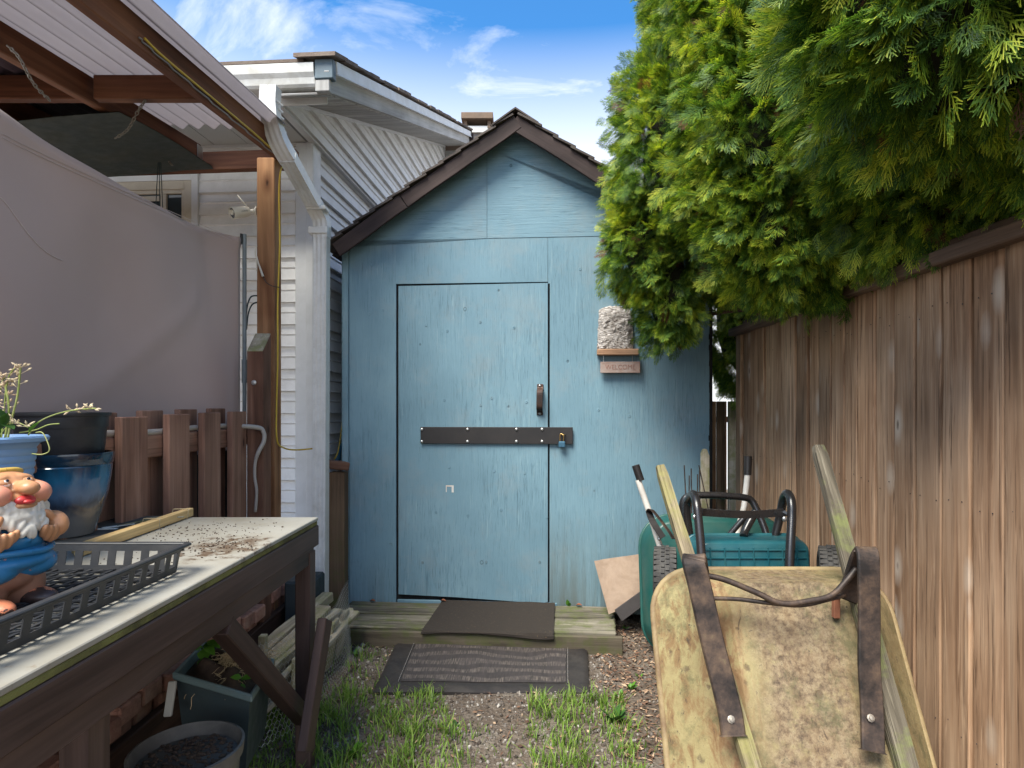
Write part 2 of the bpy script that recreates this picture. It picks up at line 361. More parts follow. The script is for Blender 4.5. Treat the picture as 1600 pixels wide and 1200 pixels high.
# ================================================================ blue shed
S = Frame((537-VX and (537-VX)/F*3.58, 3.58, 0), .07)
SH = thing('garden_shed', S.w(1, 1, 0), 'weathered light blue plywood shed with a gable roof and a black barred door', 'shed')
sx1 = S.hit(1112, 600)[0]
xa, za = S.hit(808, 200)                 # gable peak under the roof
def sz(py, px=740): return S.hit(px, py)[1]
zb = .045
xd0, xd1 = S.hit(622, 600)[0], S.hit(857, 600)[0]
zd0, zd1 = sz(936), sz(444); zs = sz(373)
xs0, xs1 = S.hit(619, 600)[0], S.hit(856, 400)[0]
slope = .66
xm = S.hit(761, 300)[0]; eL = 0.0
def roofz(x): return za - slope*abs(x - xa)
g = .003
fbox('wall_core', SH, DARKGAP, S, (.03, sx1-.03), (.016, .05), (.06, zs), bevel=0)
fprism('wall_panel', SH, BLUE, S, [(.035, zb), (xs0-.003, zb), (xs0-.003, zs-g), (.035, zs-g)], 0, .012)
fprism('wall_panel', SH, BLUE, S, [(xs0, zd1+.010), (xs1-g, zd1+.010), (xs1-g, zs-g), (xs0, zs-g)], 0, .012)
fprism('wall_panel', SH, BLUE, S, [(xd1+.008, zb), (sx1, zb), (sx1, zs-g), (xs1+g, zs-g), (xs1+g, zd1), (xd1+.010, zd1)], 0, .012)
fprism('gable_core', SH, DARKGAP, S, [(.03, zs+.001), (sx1-.03, zs+.001), (sx1-.03, roofz(sx1)-.03), (xa, za-.03), (.03, roofz(0)-.01)], .016, .05)
fprism('gable_panel', SH, BLUEH, S, [(.0, zs+g), (xm-.003, zs+g), (xm-.003, roofz(xm)), (0, roofz(0))], -.002, .012)
fprism('gable_panel', SH, BLUEH, S, [(xm+.003, zs+g), (sx1, zs+g), (sx1, roofz(sx1)), (xa, za), (xm+.003, roofz(xm))], -.002, .012)
fbox('corner_trim', SH, BLUET, S, (-.005, .031), (-.008, .02), (zb, zs-.003))
fbox('corner_trim', SH, BLUET, S, (-.012, -.006), (.0, .09), (zb, zs-.003))
fbox('door_sill', SH, BLUET, S, (xd0-.005, xd1+.05), (-.004, .014), (zd0-.045, zd0-.012))
L = 2.5
for (x0, x1) in ((-.004, .016), (sx1-.016, sx1-.002)):
    for k in range(2): fbox('side_panel', SH, BLUET, S, (x0, x1), (.095+k*1.2, .09+(k+1)*1.2-.004), (zb, roofz(x1)-.02))
fbox('back_wall', SH, BLUET, S, (.0, sx1), (L-.01, L+.005), (zb, zs))
fprism('back_gable', SH, BLUEH, S, [(0, zs+g), (sx1, zs+g), (sx1, roofz(sx1)), (xa, za), (0, roofz(0))], L-.01, L+.004)
# door, slightly warped
door = fprism('door', SH, BLUED, S, [(xd0+.006, zd0+.022), (xd0+.35, zd0+.012), (xd1-.05, zd0-.012), (xd1-.006, zd0-.005), (xd1-.006, zd1-.002), (xd0+.006, zd1-.008)], -.006, .012)
hx0, hz1 = S.hit(657, 667, -.02); hx1, hz0 = S.hit(895, 694, -.02)
fbox('hasp_bar', door, BLACKM, S, (hx0, hx1), (-.020, -.011), (hz0, hz1), 'x', .0015)
for px in (659, 730.5, 807, 847):
    for py in (671, 690):
        bx, bz = S.hit(px, py, -.022); mb = MB().lathe([(.0095, 0), (.009, .003), (.006, .0055), (.0001, .0065)], 14, (0,0,0), Matrix.Rotation(math.pi/2, 3, 'X'))
        R = rotmat(S.ex, S.ey, S.ez).to_4x4(); mesh_obj('bolt', mb, STEEL, door, Matrix.Translation(S.w(bx, -.0202, bz)) @ R, smooth=True)
hx, hzt = S.hit(844, 599, -.02); _, hzb = S.hit(843, 650, -.02)
RUSTH = plain('rusty_handle', (.03,.02,.017), .5, dirt=(.14,.055,.03), dirtamt=.8, metal=.3)
hp = [S.w(hx, -.008, hzt-.004), S.w(hx, -.014, hzt-.03), S.w(hx-.001, -.045, hzt-.045), S.w(hx-.002, -.05, (hzt+hzb)/2), S.w(hx-.003, -.045, hzb+.045), S.w(hx-.003, -.014, hzb+.03), S.w(hx-.003, -.008, hzb+.004)]
mb = MB().tube(hp, .01, smooth=4, flat=(.036, .008, tuple(-S.ey))); mesh_obj('handle', mb, RUSTH, door, bevel=.002)
for zq in (hzt-.014, hzb+.014):
    mb = MB().lathe([(.008,0),(.006,.004),(.0001,.006)], 10, (0,0,0), Matrix.Rotation(math.pi/2,3,'X')); mesh_obj('bolt', mb, STEEL, door, Matrix.Translation(S.w(hx-.002, -.014, zq)) @ R, smooth=True)
qx, qz = S.hit(703, 764, -.008)
PEEL = plain('peeled_label', (.62,.60,.56), .8, dirt=(.45,.2,.09), dirtamt=.7)
mb = MB()
for (a,b,c,d) in ((-.024,.022,.013,.021),(-.024,-.019,-.018,.014),(.010,.022,-.02,.014)): mb.box(a, b, -.0005, .0005, c, d)
mesh_obj('label_remnant', mb, PEEL, door, Matrix.Translation(S.w(qx, -.0068, qz)) @ R)
# knots, drilled holes and dents standing in the painted plywood
mb = MB(); rr = random.Random(3)
for (px, py) in ((582,413),(576,490),(598,484),(665,508),(698,517),(753,503),(806,512),(692,625),(770,622),(824,628),(748,633),(702,730),(770,736),(820,739),(680,800),(785,797),(730,806),(852,808),(660,879),(758,878),(842,878),(612,850),(905,420),(935,640),(985,650)):
    bx, bz = S.hit(px+rr.uniform(-3,3), py, -.006); on = xd0 < bx < xd1; c = S.w(bx, -.0062 if on else -.0003, bz)
    mb.lathe([(.0085,.0),(.007,.0022),(.0045,.0018),(.003,.0003),(.0001,0)], 10, c, (rotmat(S.ex,S.ey,S.ez) @ Matrix.Rotation(math.pi/2,3,'X')))
tag(mesh_obj('screw_head', mb, BLUED, SH, smooth=True), kind='stuff')
# black tar line down the right edge
mb = MB(); zz_ = .1
while zz_ < zs:
    w_ = .012 + .008*abs(mnoise.noise(Vector((0, 0, zz_*14)))); mb.box(sx1-w_, sx1+.004, -.003, .02, zz_, min(zz_+.03, zs)); zz_ += .0301
mb2 = MB(); mb2.v = [S.w(*v) for v in mb.v]; mb2.f = mb.f
mesh_obj('edge_seal', mb2, DARKGAP, SH)
# roof: deck, rake boards, shingles
roof = thing('roof', S.w(xa, 1.2, za), None, None); WMr = WM[roof.name]
roof.parent = SH; roof.matrix_local = wmat(SH).inverted() @ WMr
OV = .11
xe, _ = S.hit(520, 370, -OV); ln = xa - xe
for sgn in (-1, 1):
    nrm = Vector((sgn*slope, 0, 1)).normalized()
    def RP(u, y, h): # u along slope (0 peak .. ln), h above deck underside
        p = Vector((xa + sgn*u, 0, za + .004 - slope*u)) + nrm*h; return S.w(p.x, y, p.z)
    up = (S.ex*nrm.x + S.ez*nrm.z)
    y = -OV + .022; k = 0
    while y < L+.08:
        y2 = min(y+.19, L+.08); beam('roof_board', roof, WOOD_RAKE, RP(.0, (y+y2)/2, .010), RP(ln-.01, (y+y2)/2, .010), y2-y-.002, .018, up); y = y2
    # rake board in two lengths with a small step where they meet
    sp_ = ln*.62
    beam('rake_board', roof, WOOD_RAKE, RP(.0, -OV+.008, -.022), RP(sp_, -OV+.008, -.024), .018, .082, up, seg=6, jit=.006, seed=sgn+2)
    beam('rake_board', roof, WOOD_RAKE, RP(sp_+.002, -OV+.006, -.026), RP(ln+.0, -OV+.006, -.030), .018, .086, up, seg=4, jit=.006, seed=sgn+5)
    nC = 11; c_ = (ln+.03)/nC; rs = random.Random(11+sgn)
    for i in range(nC):
        u0 = ln + .03 - (i+1)*c_; u1 = u0 + c_ + .02; yy = -OV - .012 - rs.uniform(0,.012); j = 0
        while yy < L + .1:
            wd = rs.uniform(.26, .31) if j else rs.uniform(.13,.3); y2 = min(yy+wd, L+.1)
            lift = rs.uniform(0, .006) if j == 0 else 0; e = rs.uniform(-.006,.01)
            beam('shingle', roof, SHINGLE, RP(max(u0,-.01), (yy+y2)/2, .024), RP(u1+e, (yy+y2)/2, .034+lift), y2-yy-.004, .008 if j else .011, up, bevel=0); yy = y2; j += 1
for i in range(9):
    y = -OV-.02 + i*.3
    mb = MB(); mb.add([S.w(xa+dx_, y+dy_, za+.045+h_-abs(dx_)*slope*.98) for dx_, h_ in ((-.13,0),(0,.004),(.13,0)) for dy_ in (0,.31)] + [S.w(xa+dx_, y+dy_, za+.055+h_-abs(dx_)*slope*.98) for dx_, h_ in ((-.13,0),(0,.004),(.13,0)) for dy_ in (0,.31)],
        [(0,1,3,2),(2,3,5,4),(6,8,9,7),(8,10,11,9),(0,2,8,6),(2,4,10,8),(1,7,9,3),(3,9,11,5),(0,6,7,1),(4,5,11,10)]); mesh_obj('ridge_shingle', mb, SHINGLE, roof)
# padlock
lx, lz = S.hit(878, 693, -.03)
LK = thing('padlock', S.w(lx, -.03, lz), 'small blue padlock hanging through the staple on the black door bar', 'padlock')
BLUEP = plain('blue_lock_body', (.05,.13,.2), .35, metal=.3)
mbx = fbox('lock_body', LK, BLUEP, S, (lx-.019, lx+.019), (-.042, -.024), (lz-.022, lz+.012), bevel=.004)
mesh_obj('shackle', MB().tube([S.w(lx-.011,-.033,lz+.01), S.w(lx-.011,-.033,lz+.045), S.w(lx-.006,-.033,lz+.055), S.w(lx+.004,-.033,lz+.055), S.w(lx+.009,-.033,lz+.045), S.w(lx+.009,-.033,lz+.01)], .0028, 8, smooth=4), BRASS, LK, smooth=True)
mesh_obj('staple', MB().tube([S.w(lx-.004,-.018,lz+.05), S.w(lx+.0,-.045,lz+.05), S.w(lx+.014,-.045,lz+.05), S.w(lx+.018,-.018,lz+.05)], .003, 8, smooth=3), BRASS, door, smooth=True)
# wall ornament: carved bark slab, perch and hanging sign board
ox, oz = S.hit(960, 545, -.03)
OR = thing('welcome_ornament', S.w(ox, 0, oz), 'carved grey bark ornament on the shed wall with a small board hanging from two hooks', 'ornament')
BARK = NT('carved_bark'); v_ = BARK.obj(0); w1 = BARK.noise(BARK.map(v_, (14,14,38), (0,.9,0)), 1.6, 4, .6, 2.2)
BARK.set(Base_Color=BARK.ramp(w1, [(.36,(.10,.08,.07)),(.46,(.36,.32,.29)),(.62,(.6,.56,.53))]), Roughness=.9); BARK.bump(w1, 1.0, .02)
(tx0, tz0), (tx1, tz1) = S.hit(933, 545, -.03), S.hit(990, 477, -.03)
fn = 26; mb = MB(); vs = []; 
for i in range(fn+1):
    for j in range(fn+1):
        u, v = i/fn, j/fn; e = min(u, 1-u, 1-v, v+.3)*6
        xl = tx0 + (tx1-tx0)*(u) + (.012*v if u < .5 else -.004*v) + .004*mnoise.noise(Vector((u*9, v*9, 0)))
        zl = tz0 + (tz1-tz0)*v*(1-.12*(abs(u-.45)*2)**3) + .004*mnoise.noise(Vector((u*12, v*5, 7)))
        rid = abs(mnoise.noise(Vector((u*5+v*3, v*9-u*6, 2))))*.016 + abs(mnoise.noise(Vector((u*16+v*9, v*22-u*12, 4))))*.007
        vs.append((xl, -.012 - min(1, e)*.028 - rid, zl))
fs = [(i*(fn+1)+j, (i+1)*(fn+1)+j, (i+1)*(fn+1)+j+1, i*(fn+1)+j+1) for i in range(fn) for j in range(fn)]
nb = len(vs); rim = [i*(fn+1) for i in range(fn+1)] + [fn*(fn+1)+j for j in range(1,fn+1)] + [i*(fn+1)+fn for i in range(fn-1,-1,-1)] + [j for j in range(fn-1,0,-1)]
vs += [(vs[q][0], -.003, vs[q][2]) for q in rim]; m_ = len(rim)
fs += [(rim[q], rim[(q+1)%m_], nb+(q+1)%m_, nb+q) for q in range(m_)] + [tuple(nb+q for q in range(m_))]
mb.add([S.w(*v) for v in vs], fs); mesh_obj('bark_slab', mb, BARK.m, OR, smooth=True, angle=50)
PERCH = wood('perch_wood', (.16,.08,.045), (.34,.2,.12), (.5,.33,.21), var=0, knots=False)
(px0, pz0), (px1, pz1) = S.hit(933, 555, -.05), S.hit(998, 545, -.05)
fbox('perch', OR, PERCH, S, (px0, px1), (-.06, -.003), (pz0, pz1), 'x', .004)
for px in (943, 988):
    qx, qz = S.hit(px, 553, -.03); mesh_obj('hook', MB().tube([S.w(qx,-.03,pz0+.002), S.w(qx,-.03,pz0-.03), S.w(qx,-.034,pz0-.038)], .0018, 6), STEEL, OR)
(bx0, bz0), (bx1, bz1) = S.hit(938, 583, -.03), S.hit(1000, 565, -.03)
SIGNW = plain('speckled_sign', (.30,.20,.165), .9, dirt=(.42,.38,.35), dirtamt=.9, bumpsc=300, bump=.8)
sg = fbox('sign_board', OR, SIGNW, S, (bx0, bx1), (-.04, -.022), (bz0, bz1), 'x', .002)
tcv = bpy.data.curves.new('lettering', 'FONT'); tcv.body = 'WELCOME'; tcv.size = .042; tcv.extrude = .0008; tcv.align_x = 'CENTER'; tcv.align_y = 'CENTER'; tcv.space_character = 1.02
LETT = plain('carved_letters', (.24,.13,.10), .9); tcv.materials.append(LETT)
to = bpy.data.objects.new('tmp_text', tcv); COL.objects.link(to); bpy.context.view_layer.update()
tm = bpy.data.meshes.new_from_object(to.evaluated_get(bpy.context.evaluated_depsgraph_get())); bpy.data.objects.remove(to)
lo = bpy.data.objects.new('lettering', tm)
link(lo, sg, Matrix.Translation(S.w((bx0+bx1)/2, -.0408, (bz0+bz1)/2)) @ rotmat(S.ex, S.ez, -S.ey).to_4x4() @ Matrix.Diagonal((.82,.9,1,1)))

# ================================================================ house on the left
H = Frame((-1.212, 3.08, 0), .07)
HO = thing('house', H.w(-1, 1.5, 0), 'pale grey vinyl sided house with a low gable, white gutter and downspout', 'house')
E = .1285; HC = .42
def prism_x(name, parent, mat, prof, x0, x1):
    mb = MB(); n = len(prof); mb.add([H.w(x, p[0], p[1]) for x in (x0, x1) for p in prof], [tuple(range(n)), tuple(range(2*n-1, n-1, -1))] + [(i, (i+1)%n, (i+1)%n+n, i+n) for i in range(n)])
    return mesh_obj(name, mb, mat, parent)
zc = .16
fw = thing('front_wall', H.w(-1.5, HC+.05, 0), None, None); fw.parent = HO; fw.matrix_local = wmat(HO).inverted() @ WM[fw.name]
sw = thing('side_wall', H.w(-.05, 3, 0), None, None); sw.parent = HO; sw.matrix_local = wmat(HO).inverted() @ WM[sw.name]
gw = thing('gable_wall', H.w(-.0, 3, 2.75), None, None); gw.parent = HO; gw.matrix_local = wmat(HO).inverted() @ WM[gw.name]
# window opening in the front wall
wx1, wz1 = H.hit(298, 285, HC); wx0 = wx1 - .72; wz0 = wz1 - .95
cbx = H.hit(460, 600, HC-.02)[0]
def lap(z, top): # outline of one lap board, y towards the camera is negative
    return [(0,z),(-.026,z),(-.023,z+.0015),(-.012,z+E*.5),(-.019,z+E*.56),(-.013,z+E*.6),(-.002,min(top, z+E+.004)),(0,min(top,z+E+.004))]
z = zc
while z < 2.74:
    top = 2.745; pr = [(HC+.02+p[0], p[1]) for p in lap(z, top)]
    if z + E > wz0 and z < wz1+.03:
        prism_x('siding_board', fw, SIDING, pr, wx1+.05, cbx+.004); prism_x('siding_board', fw, SIDING, pr, -4.2, wx0-.05)
    else: prism_x('siding_board', fw, SIDING, pr, -4.2, cbx+.004)
    z += E
fbox('sheathing', fw, plain('sheathing', (.2,.2,.2), .9), H, (-4.2, -.04), (HC+.021, HC+.06), (0, 2.74), bevel=0)
# lower side wall
z = zc
while z < 2.74:
    mb = MB(); top = 2.745
    pr = lap(z, top); n = len(pr); mb.add([H.w(-.037-p[0], y, p[1]) for y in (HC+.09, 6.5) for p in pr], [tuple(range(n)), tuple(range(2*n-1,n-1,-1))] + [(i,(i+1)%n,(i+1)%n+n,i+n) for i in range(n)])
    mesh_obj('siding_board', mb, SIDING, sw); z += E
fbox('sheathing', sw, bpy.data.materials['sheathing'], H, (-.08, -.038), (HC+.061, 6.5), (0, 2.74), bevel=0)
# corner board: three stepped faces
fbox('corner_board', HO, TRIM, H, (cbx, -.018), (HC-.012, HC+.02), (.05, 2.745), bevel=.004)
fbox('corner_board', HO, TRIM, H, (-.05, -.006), (HC-.016, HC+.006), (.05, 2.745), bevel=.003)
fbox('corner_board', HO, TRIM, H, (-.037, -.008), (HC+.0065, HC+.10), (.05, 2.745), bevel=.004)
fbox('foundation', HO, plain('concrete', (.33,.32,.3), .9, dirt=(.18,.17,.15), bumpsc=60, bump=.5), H, (-4.2, -.03), (HC+.022, 6.5), (-.05, zc), bevel=0)
# gable wall
sl = .374; zt0 = 2.745
def gy(z): return max(-.02, (z - zt0 - .04)/sl)
z = 2.752; ye = 4.16
while z < zt0 + .04 + sl*ye - .02:
    pr = lap(z, 9); mb = MB(); n = len(pr)
    mb.add([H.w(0-p[0], min(gy(p[1]), ye-.01), p[1]) for p in pr] + [H.w(0-p[0], ye, p[1]) for p in pr], [tuple(range(n)), tuple(range(2*n-1,n-1,-1))] + [(i,(i+1)%n,(i+1)%n+n,i+n) for i in range(n)])
    mesh_obj('siding_board', mb, SIDING, gw); z += E
fbox('starter_trim', gw, TRIM, H, (-.03, .012), (0, ye), (2.736, 2.751), 'y')
beam('rake_trim', gw, TRIM, H.w(.012, -.02, zt0+.032), H.w(.012, ye, zt0+.032+sl*(ye+.02)), .024, .05, (0,0,1))
fbox('corner_trim', gw, TRIM, H, (-.01, .022), (ye-.03, ye+.005), (3.0, 4.3))
mb = MB(); mb.add([H.w(-.012, y, z) for (y, z) in ((-.02,2.745),(ye,2.745),(ye,zt0+sl*ye),(-.02,zt0))] + [H.w(-.05, y, z) for (y, z) in ((-.02,2.745),(ye,2.745),(ye,zt0+sl*ye),(-.02,zt0))], [(0,1,2,3),(7,6,5,4),(0,4,5,1),(1,5,6,2),(2,6,7,3),(3,7,4,0)])
mesh_obj('sheathing', mb, bpy.data.materials['sheathing'], gw)
# perforated soffit material
PERF = NT('perforated_soffit'); v_ = PERF.obj(0); vo = PERF.n('ShaderNodeTexVoronoi', feature='F1'); vo.inputs['Randomness'].default_value = 0; vo.inputs['Scale'].default_value = 70; PERF.l(v_, vo.inputs['Vector'])
hl = PERF.rng(vo.outputs['Distance'], .2, .3, 1, 0); PERF.set(Base_Color=PERF.mix(hl, (.52,.52,.51), (.09,.09,.09)), Roughness=.5)
x = -4.2
while x < -.01:
    x2 = min(x+.2, -.002); fbox('soffit_panel', HO, PERF.m, H, (x, x2-.003), (-.02, HC+.018), (2.748, 2.756), 'y', .0015); x = x2
# rake overhang
RX = .30
y = -.12; SOFW = wood('soffit_board', (.30,.285,.26), (.44,.425,.40), (.54,.53,.51), var=.1, knots=False, bump=.15)
while y < 4.2:
    z0 = 2.742 + sl*(y+.12); beam('rake_soffit_board', HO, SOFW, H.w(.022, y+.055, z0+.02), H.w(RX-.02, y+.055, z0+.02), .106, .012, (0, sl*-1, 1), bevel=.003); y += .11
ys = [-.13, 4.22]
def RZ(y): return 2.742 + sl*(y+.13)
beam('fascia_board', HO, WOOD_TRIMG, H.w(RX-.01, ys[0], RZ(ys[0])+.048), H.w(RX-.01, ys[1], RZ(ys[1])+.048), .025, .098, (0,0,1), bevel=.002)
for (a, b) in ((-.10, 2.35), (2.353, 4.2)):
    beam('drip_edge', HO, WHITE, H.w(RX+.012, a, RZ(a)+.118), H.w(RX+.012, b, RZ(b)+.118), .028, .062, (0,0,1), bevel=.003)
beam('drip_lip', HO, TRIM, H.w(RX+.028, -.1, RZ(-.1)+.086), H.w(RX+.028, 4.2, RZ(4.2)+.086), .012, .008, (0,0,1), bevel=.001)
fbox('end_cap', HO, plain('slate_blue_cap', (.10,.145,.175), .5, dirt=(.06,.06,.06)), H, (RX-.07, RX+.022), (-.145, -.103), (2.80, 2.895), bevel=.004)
fbox('fascia_end', HO, WOOD_TRIMG, H, (RX-.068, RX+.002), (-.14, -.10), (2.742, 2.798), 'z')
fbox('eave_fascia', HO, WHITE, H, (-4.2, RX-.052), (-.03, -.021), (2.735, 2.88), 'x')
fbox('soffit_return', HO, PERF.m, H, (.026, RX-.025), (4.17, 4.19), (3.4, 4.28), 'z', .003)
fbox('return_band', HO, TRIM, H, (.026, RX-.025), (4.155, 4.169), (3.98, 4.0), 'x', .003)
# gutter: K profile along the eave
gp = [(-.028, 2.775), (-.118, 2.775), (-.128, 2.787), (-.134, 2.815), (-.146, 2.835), (-.150, 2.868), (-.150, 2.878), (-.142, 2.882), (-.142, 2.872), (-.126, 2.815), (-.112, 2.785), (-.034, 2.785)]
prism_x('gutter', HO, GUTTER, [(p[0]-.004, p[1]-.003) for p in gp], -4.2, RX-.072)
# roof planes
def slab(name, mat, x0, x1, y0, y1, h0, h1, parent=HO, kind=None):
    mb = MB(); f = lambda y: RZ(y)+.15
    mb.add([H.w(x, y, f(y)+h) for x in (x0,x1) for y in (y0,y1) for h in (h0,h1)], [(0,1,3,2),(4,6,7,5),(0,4,5,1),(2,3,7,6),(0,2,6,4),(1,5,7,3)]); return mesh_obj(name, mb, mat, parent, kind=kind)
hr = thing('roof', H.w(-2, 2, 3), None, None); hr.parent = HO; hr.matrix_local = wmat(HO).inverted() @ WM[hr.name]
slab('roof_deck', SHINGLE2, -4.2, RX-.13, -.13, 4.22, 0, .016, hr)
mb = MB(); mb.add([H.w(x, y, z) for x in (-4.2, RX+.03) for (y, z) in ((4.222, RZ(4.22)+.15),(4.222, RZ(4.22)+.175),(8.5, RZ(0)+.15),(8.5,RZ(0)+.12))], [(0,1,2,3),(7,6,5,4),(0,4,5,1),(1,5,6,2),(2,6,7,3),(3,7,4,0)]); mesh_obj('rear_slope', mb, SHINGLE2, hr)
rs = random.Random(5); y = -.15
while y < 4.2:
    slab('shingle', SHINGLE2, RX-.2+rs.uniform(0,.06), RX+.036+rs.uniform(-.006,.01), y-.02, min(y+.155, 4.23), .012+rs.uniform(0,.006), .028+rs.uniform(0,.009), hr); y += .14
fbox('ridge_end_trim', HO, WOOD_RAKE, H, (RX-.02, RX+.05), (4.21, 4.25), (4.24, 4.5))
# downspout with elbows and straps
def ds_pt(px, py, d): return P(px, py, d)
DSM = NT('downspout_white'); v_ = DSM.obj(0); DSM.set(Base_Color=DSM.mix(DSM.rng(DSM.noise(v_, 9, 6, .7), .45, .75, 0, .6), (.72,.715,.69), (.45,.43,.38)), Roughness=.4)
ds = thing('downspout', P(500, 800, 3.3), None, None); ds.parent = HO; ds.matrix_local = wmat(HO).inverted() @ WM[ds.name]
dpts = [P(423,137,2.86), P(422,165,2.86), P(425,190,2.86), P(436,222,2.89), P(452,250,2.94), P(492,322,3.27), P(500,338,3.31), P(503,350,3.32), P(503,372,3.32)]
def spout(name, pts, w, d, ribs=True, sm=4, parent=ds):
    mb = MB(); pts = catmull([Vector(p) for p in pts], sm) if sm else [Vector(p) for p in pts]; vs = []; prof = []
    for k in range(7): prof.append((-w/2 + w*k/6, -d/2 + (.0035 if k % 2 else 0)))
    prof += [(w/2, d/2), (-w/2, d/2)]; n = len(prof)
    for i, p in enumerate(pts):
        t = (pts[min(i+1,len(pts)-1)] - pts[max(i-1,0)]).normalized(); b = H.ex - t*H.ex.dot(t); b.normalize(); nn = t.cross(b); nn = -nn if nn.y > 0 else nn
        cr = 1
        for (a, c) in prof: vs.append(p + b*a*cr - nn*c*cr)
    mb.add(vs, [(i*n+k, i*n+(k+1)%n, (i+1)*n+(k+1)%n, (i+1)*n+k) for i in range(len(pts)-1) for k in range(n)] + [tuple(range(n)), tuple((len(pts)-1)*n+k for k in range(n))])
    return mesh_obj(name, mb, DSM.m, parent)
spout('elbow', dpts[:5], .078, .058, 'crimp', 5); spout('offset_pipe', [dpts[4]-(dpts[5]-dpts[4])*.05, dpts[5]], .074, .055, True, 0)
spout('elbow', [dpts[5]-(dpts[6]-dpts[5])*.3]+dpts[5:], .078, .058, 'crimp', 5)
bx_, by_ = P(503,372,3.32).x, 3.32
spout('pipe', [Vector((bx_, by_, P(503,362,3.32).z)), Vector((bx_-.012, by_+.01, .10))], .072, .055, True, 0)
for (px, py, d, w_) in ((499,326,3.275,.086),(502,359,3.32,.086)):
    c = P(px, py, d); fbox('strap', ds, WHITE, W0, (c.x-w_/2-.018, c.x+w_/2), (d-.036, d+.036), (c.z-.014 if py<340 else c.z-.028, c.z+.008), bevel=.003)
# crimp folds on the inside of the elbows
for (pa, pb, d) in ((P(436,158,2.84), P(452,232,2.9), 0),(P(507,330,3.28), P(512,352,3.3),0)):
    for k in range(8):
        q = pa.lerp(pb, k/7) + Vector((-.006+.012*math.sin(k*.45)*-1,0,0)); beam('crimp', ds, DSM.m, q+Vector((-.01,-.005,.007)), q+Vector((.012,.03,-.007)), .006, .008, (0,0,1), bevel=.001)
# window
WINF = plain('cream_frame', (.52,.47,.38), .5, dirt=(.3,.26,.2)); GLASS = NT('dark_glass'); GLASS.set(Base_Color=(.03,.04,.045), Roughness=.06, Specular_IOR_Level=.6)
wd = thing('window', H.w(wx0, HC, wz0), None, None); wd.parent = HO; wd.matrix_local = wmat(HO).inverted() @ WM[wd.name]
def wf(name, mat, a, b, c, d, y0, y1): fbox(name, wd, mat, H, (a, b), (y0, y1), (c, d), bevel=.002)
for (o, t, y0, m_) in ((0.05, .04, -.012, TRIM), (.012, .05, -.004, WINF), (-.036, .024, .004, WINF)):
    a, b, c, d = wx0-o, wx1+o, wz0-o, wz1+o
    wf('frame', m_, a, a+t, c, d, HC+y0, HC+.03); wf('frame', m_, b-t, b, c, d, HC+y0, HC+.03); wf('frame', m_, a+t, b-t, d-t, d, HC+y0+.001, HC+.03); wf('frame', m_, a+t, b-t, c, c+t, HC+y0+.001, HC+.03)
wf('sash', WINF, wx1-.19, wx1-.155, wz0+.06, wz1-.06, HC+.006, HC+.03)
wf('pane', GLASS.m, wx0+.05, wx1-.05, wz0+.05, wz1-.05, HC+.02, HC+.026)
for k in range(12): wf('blind_slat', WINF, wx0+.08, wx1-.2, wz1-.1-k*.06, wz1-.07-k*.06, HC+.012, HC+.016)
# roof vent stack behind the ridge
CH = thing('roof_vent', P(748, 225, 8.2), 'small square chimney with a brown cap behind the shed roof', 'chimney')
cz = lambda py, d=8.2: P(0, py, d).z
cxx = P(747, 200, 8.2).x
CAPM = plain('brown_cap', (.19,.13,.09), .8, dirt=(.1,.08,.06))
fbox('cap', CH, CAPM, W0, (cxx-.21, cxx+.21), (8.0, 8.4), (cz(196), cz(186)), bevel=.006)
for sx_ in (-.155, .155): fbox('support', CH, CAPM, W0, (cxx+sx_-.02, cxx+sx_+.02), (8.05, 8.35), (cz(208), cz(196)+.001))
fbox('collar', CH, WHITE, W0, (cxx-.15, cxx+.15), (8.06, 8.34), (cz(214), cz(204)))
fbox('stack', CH, plain('sooty_stack', (.16,.15,.15), .9, dirt=(.3,.28,.26)), W0, (cxx-.12, cxx+.12), (8.09, 8.31), (3.2, cz(214)), bevel=.004)
# ================================================================ lean-to roof on the left
LT = thing('patio_cover', (-1.7, 2.5, 0), 'lean-to patio cover of brown rafters under translucent corrugated roofing', 'patio cover')
def rz(d): return 2.48 + .106*(d-3.1)        # underside of the rafters
for X in (-1.20, -1.66, -2.12, -2.58):
    beam('rafter', LT, WOOD_RED, (X-.02, 1.5, rz(1.5)+.05), (X-.02, 3.16 if X < -1.3 else 3.22, rz(3.16)+.05), .04, .10, (0,0,1), bevel=.004)
for (a, b) in ((-1.222,-1.638),(-1.682,-2.098),(-2.142,-2.558)):
    beam('blocking', LT, WOOD_RED, (a, 2.345, rz(2.345)+.049), (b, 2.345, rz(2.345)+.049), .04, .092, (0,0,1), bevel=.004)
beam('header', LT, WOOD_RED, (-1.18, 3.19+.02, 2.53), (-3.0, 3.31, 2.51), .045, .10, (0,0,1), bevel=.004)
beam('joist_hanger', LT, STEEL, (-1.655, 3.135, 2.49), (-1.655, 3.135, 2.57), .003, .05, (0,1,0), bevel=0)
PX = -1.328
fbox('post', LT, WOOD_POST, W0, (PX, PX+.089), (3.055, 3.144), (-.02, 2.478), bevel=.004)
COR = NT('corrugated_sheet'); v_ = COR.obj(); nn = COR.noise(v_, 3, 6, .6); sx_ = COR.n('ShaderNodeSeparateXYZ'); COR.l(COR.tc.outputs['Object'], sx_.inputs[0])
COR.set(Base_Color=COR.ramp(nn, [(.3,(.34,.31,.33)),(.7,(.50,.47,.48))]), Roughness=.45, Specular_IOR_Level=.3)
